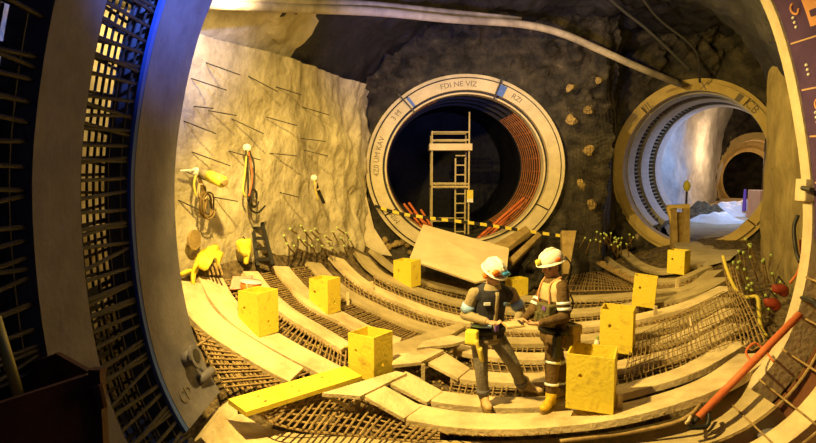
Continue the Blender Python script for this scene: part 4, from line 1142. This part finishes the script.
def torso_rings(pel, chest, neck, F0, F1, s=1.0):
    # loft from crotch to shoulders; F0 pelvis frame, F1 chest frame
    r0, f0 = F0.col[0], F0.col[1]; r1, f1 = F1.col[0], F1.col[1]
    R = []
    for t, w, d in ((-.06,.150,.105),(0,.172,.120),(.18,.170,.115),(.38,.160,.108),(.62,.178,.122),(.82,.190,.125),(.95,.165,.105),(1.04,.10,.08)):
        c = pel.lerp(neck, t); q = min(max(t, 0), 1); r = (r0*(1-q)+r1*q).normalized(); f = (f0*(1-q)+f1*q).normalized()
        R.append((c, r*w*s, f*d*s))
    return R
def boot(mb, ank, toe_dir, sole_z, r=.062, L=.27):
    d = V((toe_dir[0], toe_dir[1], 0)).normalized(); s = V((-d.y, d.x, 0)); b = V((ank.x, ank.y, sole_z))
    Mx = Matrix((d, s, V((0,0,1)))).transposed()
    mb.capsule(V((ank.x, ank.y, sole_z+.07)), .055, V((ank.x, ank.y, ank.z+.10)), r)
    mb.ball(b-d*.015+V((0,0,.05)), (.062, .048, .050), Mx); mb.ball(b+d*(L-.14)*.8+V((0,0,.048)), (.105, .052, .046), Mx)
    mb.ball(b+d*(L-.11)+V((0,0,.045)), (.065, .052, .043), Mx); mb.ball(b+d*.05+V((0,0,.075)), (.085, .046, .055), Mx)
def sole(ank, toe_dir, z, L=.27):
    d = V((toe_dir[0], toe_dir[1], 0)).normalized(); s = V((-d.y, d.x, 0)); vs = []
    pts = []
    for k in range(20):
        a = 2*math.pi*k/20; x = math.cos(a); w = .050+.006*x
        pts.append(V((ank.x, ank.y, 0))+d*(L*.29+x*L*.53)+s*(w*math.copysign(abs(math.sin(a))**.7, math.sin(a))))
    vs = [p+V((0,0,z-.004)) for p in pts]+[p+V((0,0,z+.024)) for p in pts]
    return MB().add(vs, [tuple(range(19, -1, -1)), tuple(range(20, 40))]+[(k, (k+1) % 20, 20+(k+1) % 20, 20+k) for k in range(20)])
def helmet(t, c, H, m, stickers, lamp):
    def at(x, y, z): return c+H @ V((x, y, z))
    mb = MB(); vs = []; nu, nv = 24, 9
    prof = [(.118,.138,.045),(.120,.142,.075),(.117,.138,.105),(.105,.125,.135),(.085,.10,.158),(.055,.065,.172),(.02,.024,.178)]
    rings = [(at(0, -.005, z), H.col[0]*a, H.col[1]*b) for a, b, z in prof]
    hs = part(t, 'helmet', mb.loft(rings, nu), M[m], True, None)
    brim = MB(); r0 = []; 
    for a, b, y, z in ((.122,.146,-.005,.050),(.140,.172,.004,.038),(.140,.172,.004,.030),(.120,.140,-.005,.040)):
        r0.append((at(0, y, z), H.col[0]*a, H.col[1]*b))
    part(hs, 'brim', brim.loft(r0, nu), M[m], True)
    part(hs, 'crest', MB().tube([at(0, .118, .105), at(0, .085, .155), at(0, .03, .182), at(0, -.04, .184), at(0, -.10, .148)], [.012,.018,.020,.018,.012], 8), M[m], True)
    for (x, y, z, mm, sz) in stickers:
        q = V((x, y, z-.06)).normalized(); p = at(x, y, z)
        part(hs, 'sticker', MB().ball(p, sz, H, 12, 6), M[mm], True)
    if lamp:
        lp = part(hs, 'head_lamp', MB().tube([at(0, .130, .085), at(0, .175, .082)], .032, 14), M[lamp], True)
        part(lp, 'lens', MB().tube([at(0, .174, .082), at(0, .180, .082)], .024, 14), M['tape_y'])
    return hs
def worker(name_label, d, feet_hint, spec):
    J = lambda k: P(spec[k][0], spec[k][1], d+spec[k][2])
    g = lambda k: J(k)
    pel, neck = g('pelvis'), g('neck'); Fp, Fc = orient(spec['fp']), orient(spec['fc'])
    base = (g('ankR')+g('ankL'))/2
    t = thing('worker', name_label, 'person', (base.x, base.y, 0.08))
    sol = {}
    for s in 'RL':
        a = g('ank'+s); sol[s] = max(floor_z(a.x, a.y)+LIFT, 0)
    # body: one continuous surface, head to toes
    b = MB(); b.loft(torso_rings(pel, None, neck, Fp, Fc, .90)); H = spec['H']; hc = g('head')
    b.capsule(neck-V((0,0,.03)), .058, hc-H.col[2]*.05, .054); head_mesh(b, hc, H)
    for s in 'RL':
        sh, el, wr = g('sh'+s), g('el'+s), g('wr'+s); b.capsule(sh, .052, el, .040); b.capsule(el, .040, wr, .028)
        b.capsule(neck-V((0,0,.05)), .05, sh, .05)
        hd = spec['hand'+s]; hand_mesh(b, wr, hd[0], hd[1], hd[2], hd[3])
        hp, kn, an = g('hip'+s), g('kn'+s), g('ank'+s); b.capsule(hp, .080, kn, .052); b.capsule(kn, .050, an, .036)
        td = V((spec['toe'+s][0], spec['toe'+s][1], 0)).normalized(); b.capsule(an, .035, V((an.x, an.y, sol[s]+.05))+td*.10, .028)
    part(t, 'body', blob(b, .008, 2), M['skin'], True)
    for s in (-1, 1):
        e = hc+H @ V((s*.032, .080, .010)); part(t, 'eye', MB().ball(e, .013, None, 10, 7), M['white'], True)
    hb = MB(); hb.ball(hc+H @ V((0,-.035,.02)), (.086,.078,.085), H); hb.ball(hc+H @ V((0,-.055,-.045)), (.066,.045,.05), H)
    part(t, 'hair', blob(hb, .012, 2), M['dark'], True)
    # jacket
    jk = MB(); jk.loft(torso_rings(pel+V((0,0,-.03)), None, neck, Fp, Fc, 1.03))
    for s in 'RL':
        sh, el, wr = g('sh'+s), g('el'+s), g('wr'+s); w2_ = el.lerp(wr, .90)
        jk.capsule(sh, .074, el, .060); jk.capsule(el, .060, w2_, .044); jk.capsule(neck-V((0,0,.06)), .06, sh, .072)
    jk.tube([neck-V((0,0,.04)), neck+V((0,0,.03))], [.085,.072], 14)
    part(t, 'jacket', blob(jk, .013, 4), M[spec['jacket']], True)
    # trousers
    tr = MB(); R = torso_rings(pel, None, neck, Fp, Fc, 1.0)[:3]; tr.loft(R)
    for s in 'RL':
        hp, kn, an = g('hip'+s), g('kn'+s), g('ank'+s); low = kn.lerp(an, spec.get('cuff', .9))
        tr.capsule(hp, .104, kn, .078); tr.capsule(kn, .077, low, .066)
    part(t, 'trousers', blob(tr, .014, 4), M[spec['trousers']], True)
    # boots
    for s in 'RL':
        bm = MB(); an = g('ank'+s); boot(bm, an, spec['toe'+s], sol[s]+.01, .066)
        bo = part(t, 'boot', blob(bm, .010, 3), M[spec['boot'+s]], True)
        part(bo, 'sole', sole(an, spec['toe'+s], sol[s]+.004), M['boot_brown'])
    helmet(t, hc, H, spec['helmet'], spec['stickers'], spec['lamp'])
    return t, g, Fp, Fc
# worker in the navy vest: faces the camera and slightly right, looks down at the sheet
fA = (math.sin(D(28)), -math.cos(D(28)), 0)
A_ = dict(pelvis=(488,337,0), neck=(491,285,0), head=(493,273.5,-.06), fp=(.25,-.97,0), fc=fA,
          shR=(474,294,-.08), shL=(511,293,.08), elR=(465,315,-.04), elL=(521,312,.05), wrR=(488,322,-.30), wrL=(517,320,-.14),
          hipR=(479,340,-.03), hipL=(498,340,.03), knR=(481,368,-.10), knL=(513,364,.02), ankR=(484,401,-.05), ankL=(524,389,.28),
          toeR=(.15,-.95), toeL=(.93,-.35), handR=(V((.95,-.1,-.15)), V((0,-.2,.9)), V((0,-.9,.3)), .8), handL=(V((-.35,-.6,-.2)), V((.1,0,.9)), V((-.8,.2,0)), .8),
          H=orient((math.sin(D(35)), -math.cos(D(35)), 0), -D(28)), jacket='tan', trousers='greytrs', bootR='boot_tan', bootL='boot_tan', cuff=.80,
          helmet='white', stickers=[(.070,.095,.088,'orange',(.056,.036,.042)), (.03,.125,.06,'panelorange',(.05,.022,.016)), (-.055,.108,.10,'bluereflect',(.030,.022,.022)), (.118,.0,.07,'white',(.012,.035,.03)), (-.105,.05,.085,'purplemuff',(.02,.03,.02)), (0,.10,.12,'reflect',(.014,.03,.03))], lamp=None)
wA, gA, FpA, FcA = worker('worker in dark navy vest and grey trousers, head bowed over a clipboard', 6.65, None, A_)
def vest(t, g, pel, neck, Fp, Fc, m, lo, hi, s, open_front=False):
    R = torso_rings(pel, None, neck, Fp, Fc, s); mb = MB(); mb.loft([(pel.lerp(neck, q), u, w) for q, (c, u, w) in zip((-.06,0,.18,.38,.62,.82,.93), R[:7]) if lo <= q <= hi])
    for k in 'RL':
        sh = g('sh'+k); mb.capsule(neck.lerp(sh, .35)-V((0,0,.02)), .085, neck.lerp(sh, .80)-V((0,0,.04)), .088)
    return part(t, 'vest', blob(mb, .014, 3), M[m], True)
vA = vest(wA, gA, gA('pelvis'), gA('neck'), FpA, FcA, 'navy', 0, .95, 1.12)
def chest_pt(g, F, t, x, s=1.0, out=.0):
    c = g('pelvis').lerp(g('neck'), t); T_ = ((-.06,.150,.105),(0,.172,.120),(.18,.170,.115),(.38,.160,.108),(.62,.178,.122),(.82,.190,.125),(.95,.165,.105),(1.04,.10,.08))
    for (a, wa, da), (b, wb, db) in zip(T_, T_[1:]):
        if t <= b or b == 1.04: q = (t-a)/(b-a); w, d_ = (wa+(wb-wa)*q)*s, (da+(db-da)*q)*s; break
    x = max(-.98, min(.98, x)); return c+F.col[0]*(w*x)+F.col[1]*(d_*math.sqrt(1-x*x)+out)
def patch_on(parent, g, F, t, x, sz, m, name='reflective_patch', s=1.12, rot=0):
    p = chest_pt(g, F, t, x, s, .012); nrm = (F.col[0]*x*.6+F.col[1]).normalized(); O = orient(nrm, 0, rot)
    part(parent, name, MB().box(p, (sz[0], .02, sz[1]), O), M[m], bevel=.004)
patch_on(vA, gA, FcA, .70, .62, (.075,.035), 'reflect'); patch_on(vA, gA, FcA, .66, -.62, (.07,.035), 'bluereflect')
patch_on(vA, gA, FcA, .22, -.05, (.05,.07), 'purplemuff', 'badge'); 
zc = [chest_pt(gA, FcA, q/10, .0, 1.12, -.004) for q in range(0, 10)]
part(vA, 'zip_strip', MB().loft([(p, FcA.col[0]*.026, FcA.col[1]*.012) for p in zc], 10), M['tan'], True, 'tan strip where the vest is open')
band(wA, 'reflective_band', gA('shR'), gA('elR'), .50, .82, .077, 'bluereflect', 'pale blue sleeve band')
band(wA, 'reflective_band', gA('shL'), gA('elL'), .45, .80, .077, 'bluereflect', 'pale blue sleeve band')
c0 = gA('pelvis')+V((0,0,.05)); R0 = torso_rings(gA('pelvis'), None, gA('neck'), FpA, FcA, 1.17)
def hoop(parent, name, c, u, w, h, m, a0=0, a1=2*math.pi, label=None):
    mb = MB(); n = 32; vs = []
    for k in range(n):
        a = a0+(a1-a0)*k/(n-1)
        for z, q in ((-h/2, 1), (h/2, 1), (h/2, 1.05), (-h/2, 1.05)): vs.append(c+u*math.cos(a)*q+w*math.sin(a)*q+V((0,0,z)))
    fs = []
    for k in range(n-1):
        for j in range(4): fs.append((k*4+j, k*4+(j+1) % 4, k*4+4+(j+1) % 4, k*4+4+j))
    fs += [(3,2,1,0), tuple((n-1)*4+j for j in range(4))]
    part(parent, name, mb.add(vs, fs), M[m], True, label)
hoop(wA, 'belt', gA('pelvis')+V((0,0,.09)), R0[2][1], R0[2][2], .06, 'black')
hoop(vA, 'waist_band', gA('pelvis')+V((0,0,.16)), R0[2][1], R0[2][2], .035, 'bluereflect', D(-10), D(85), 'pale blue band at the waist')
p = P(472, 337, 6.48); pc = part(wA, 'hip_pouch', MB().box(p, (.14,.10,.16), orient((-.4,-.9,0))), M['jacket_y'], label='yellow hip pouch', bevel=.02)
part(pc, 'strap', MB().tube(catmull([P(476,340,6.42), P(479,350,6.42), P(482,361,6.44), P(480,348,6.40)], 12), .024, 8), M['hose'], True)
for s in 'RL': band(wA, 'cuff_band', gA('kn'+s), gA('ank'+s), .62, .74, .079, 'ring', 'grey reflective trouser band')
part(wA, 'goggles', MB().loft([(gA('head')+A_['H'] @ V((-.04, .130, .095)), A_['H'].col[0]*.06, A_['H'].col[2]*.025), (gA('head')+A_['H'] @ V((-.04, .160, .095)), A_['H'].col[0]*.055, A_['H'].col[2]*.022)], 16), M['bluegoggle'], True, 'blue goggles pushed up on the helmet')
for s in (-1, 1):
    part(wA, 'ear_muff', MB().ball(gA('head')+A_['H'] @ V((s*.10, -.005, -.01)), (.03,.04,.05), A_['H']), M['purplemuff' if s < 0 else 'orange'], True)

# worker with the white helmet: in profile, faces left
fB = (-.93, -.36, 0)
B_ = dict(pelvis=(553,336,0), neck=(555,278,0), head=(552,265.5,-.02), fp=(-.88,-.47,0), fc=fB,
          shR=(546,288,.17), shL=(562,288,-.16), elR=(533,311,.10), elL=(565,317,-.22), wrR=(524,319,-.02), wrL=(538,324,-.30),
          hipR=(552,340,.09), hipL=(554,340,-.09), knR=(560,370,.12), knL=(552,370,-.10), ankR=(565,397,.16), ankL=(551,404,-.12),
          toeR=(-.80,-.6), toeL=(-.62,-.78), handR=(V((-.8,-.5,-.2)), V((.1,0,.9)), V((0,-.9,.3)), .8), handL=(V((-.95,.05,.02)), V((0,.2,.9)), V((.1,.9,.3)), .8),
          H=orient((-.95, -.30, 0), -D(14)), jacket='brown', trousers='brown', bootR='boot_brown', bootL='boot_yellow', cuff=.62,
          helmet='white', stickers=[(.112,-.02,.075,'orange',(.012,.045,.026)), (-.112,-.02,.075,'orange',(.012,.045,.026)), (.10,.075,.075,'white',(.012,.02,.02))], lamp='hose')
wB, gB, FpB, FcB = worker('worker in brown clothes and yellow boots, seen in profile facing left', 6.50, None, B_)
vB = vest(wB, gB, gB('pelvis'), gB('neck'), FpB, FcB, 'khaki', .55, .95, 1.10)
for x in (-.55, .55):
    part(vB, 'trim', MB().tube(catmull([chest_pt(gB, FcB, .55, x, 1.1, .02), chest_pt(gB, FcB, .72, x*.9, 1.12, .02), chest_pt(gB, FcB, .93, x*.8, 1.05, .01), gB('neck')+FcB.col[0]*(x*.22)+V((0,0,.03))], 10), .010, 6), M['panelorange'], True, 'orange trim')
p = chest_pt(gB, FcB, .42, -.35, 1.1, .03); cpck = part(wB, 'chest_pack', MB().box(p, (.24,.10,.24), FcB), M['camo'], label='dark olive chest pack', bevel=.02)
part(cpck, 'badge', MB().box(p+FcB.col[1]*.055+FcB.col[0]*-.04+V((0,0,.08)), (.06,.012,.045), FcB), M['purplemuff'])
for k in range(3): part(cpck, 'pocket', MB().box(p+FcB.col[1]*.06+FcB.col[0]*(-.075+.075*k)+V((0,0,-.03)), (.06,.04,.10), FcB), M['camo'], bevel=.008)
for f0, f1 in ((.48, .58), (.68, .78)):
    band(wB, 'reflective_band', gB('shL'), gB('elL'), f0, f1, .077, 'reflect', 'silver sleeve band'); band(wB, 'reflective_band', gB('shR'), gB('elR'), f0, f1, .077, 'reflect', 'silver sleeve band')
for s in 'RL':
    band(wB, 'cuff_band', gB('hip'+s), gB('kn'+s), .66, .74, .093, 'reflect', 'silver trouser band'); band(wB, 'cuff_band', gB('kn'+s), gB('ank'+s), .36, .43, .083, 'reflect', 'silver trouser band')
R1_ = torso_rings(gB('pelvis'), None, gB('neck'), FpB, FcB, 1.14)
hoop(wB, 'belt', gB('pelvis')+V((0,0,.09)), R1_[2][1], R1_[2][2], .07, 'black')
q = gB('pelvis')-FpB.col[1]*.19+FpB.col[0]*-.06+V((0,0,-.01))
bg = part(wB, 'hip_bag', MB().box(q, (.24,.13,.30), FpB), M['bag'], label='ochre hip bag', bevel=.03)
part(bg, 'flap', MB().box(q+V((0,0,.10)), (.25,.145,.10), FpB), M['bag'], bevel=.02)
q = gB('pelvis')+FpB.col[0]*-.175+FpB.col[1]*.10+V((0,0,-.06)); part(wB, 'tool_holster', MB().box(q, (.06,.09,.26), FpB), M['black'], bevel=.015)
part(wB, 'lamp_cable', MB().tube(catmull([gB('head')+B_['H'] @ V((-.05,-.15,.07)), gB('head')+B_['H'] @ V((-.07,-.19,-.06)), gB('neck')-FcB.col[1]*.17-V((0,0,.12)), gB('neck')-FcB.col[1]*.25-V((0,0,.30)), gB('pelvis')-FpB.col[1]*.22+V((0,0,.2))], 20), .010, 6), M['black'], True)
# hem skirt of brown jacket
# the sheet on a board that both workers hold
c = P(513, 324.5, 6.27); O = orient((.35, -.94, 0), D(-12))
t = thing('clipboard', 'small clipboard held between the hands of the two workers', 'clipboard', c)
part(t, 'board', MB().box(c, (.22,.15,.012), O), M['oldwood'], bevel=.003)
part(t, 'paper', MB().box(c+O @ V((0,0,.009)), (.19,.12,.003), O), M['khaki'])
part(t, 'clip', MB().box(c+O @ V((-.09,0,.014)), (.03,.09,.015), O), M['dark'])

# ------------------------------------------------------------------ camera, light
cam = bpy.data.cameras.new('camera'); co = bpy.data.objects.new('camera', cam); COL.objects.link(co)
co.location = (0, 0, CAMZ); co.rotation_euler = (math.pi/2-PITCH, 0, 0); cam.sensor_width = 36; cam.lens = 36*600/816; cam.clip_start = .05
S.camera = co
def lamp(name, kind, loc, energy, color, target=None, size=.3, spot=None, blend=.5):
    l = bpy.data.lights.new(name, kind); l.energy = energy; l.color = color; o = bpy.data.objects.new(name, l); COL.objects.link(o); o.location = loc
    if kind == 'AREA': l.size = size
    else: l.shadow_soft_size = size
    if kind == 'SPOT': l.spot_size = D(spot); l.spot_blend = blend
    if target is not None: o.rotation_euler = (V(target)-V(loc)).to_track_quat('-Z', 'Y').to_euler()
    return o
SOD = (1.0, .67, .175)
lamp('sodium_flood_and_fill', 'SPOT', (-1.3, 5.0, 4.8), 2600, SOD, (2.0, 9.0, .3), .10, 122, .55)
lamp('sodium_flood_and_fill', 'SPOT', (.3, 9.2, 5.4), 900, SOD, (1.8, 12.6, 1.0), .10, 110, .8)  # added fill, lifts the far floor and the leaning board
lamp('sodium_flood_and_fill', 'POINT', (-1.95, 7.4, 4.8), 120, (1, .70, .25), None, .12)
lamp('sodium_flood_and_fill', 'POINT', (-2.75, 6.3, 4.2), 26, (1, .70, .25), None, .12)  # added fill between ring and wall, brightens the wall behind the cage
lamp('sodium_flood_and_fill', 'POINT', (3.6, 10.2, 4.4), 260, SOD, None, .15)  # added fill for the right side and the far planks
lamp('blue_work_light', 'SPOT', (.8, 2.6, 5.2), 5200, (.10, .22, 1.0), (-2.1, 5.0, 5.3), .15, 56, 1.0)
lamp('blue_vault_fill', 'SPOT', (.8, 6.6, 3.6), 1000, (.22, .28, 1.0), (1.2, 12.5, 6.2), .3, 75, .9)  # added blue fill that tints the vault, no fixture
lamp('tunnel_fill', 'POINT', (.5, 1.0, 4.3), 6, (.45, .42, 1.0), None, .3)  # added bluish fill, tints the near rings purple
lamp('white_tunnel_light', 'SPOT', tuple(L2(.9, 5.6, 1.1)), 380, (.34, .53, 1.0), tuple(L2(-1.7, 5.5, -.8)), .15, 150, .6)
lamp('warm_tunnel_light', 'POINT', tuple(P(735, 150, 23.5)), 190, (1.0, .66, .34), None, .2)
lamp('deep_tunnel_fill', 'POINT', tuple(C3+w3*3.0+V((0,0,.5))), 45, (1.0, .62, .32), None, .15)  # added fill so the deep ribs and walls show up
lamp('deep_tunnel_fill', 'POINT', tuple(C3+w3*.4+V((0,0,.9))), 28, (1.0, .6, .3), None, .15)
lamp('tunnel_fill', 'SPOT', tuple(C1+V((-1.3, .7, .9))), 40, (1.0, .62, .28), tuple(C1+V((1.8, 1.4, -.3))), .12, 80, .6)  # added weak fill aimed at the rust mat in the middle tunnel
w = bpy.data.worlds.new('world'); S.world = w; w.use_nodes = True
w.node_tree.nodes['Background'].inputs['Color'].default_value = (.05, .055, .10, 1); w.node_tree.nodes['Background'].inputs['Strength'].default_value = .10
S.view_settings.view_transform = 'Standard'; S.view_settings.look = 'None'; S.view_settings.exposure = 0.0; S.view_settings.gamma = 1.0
S.view_settings.use_curve_mapping = False
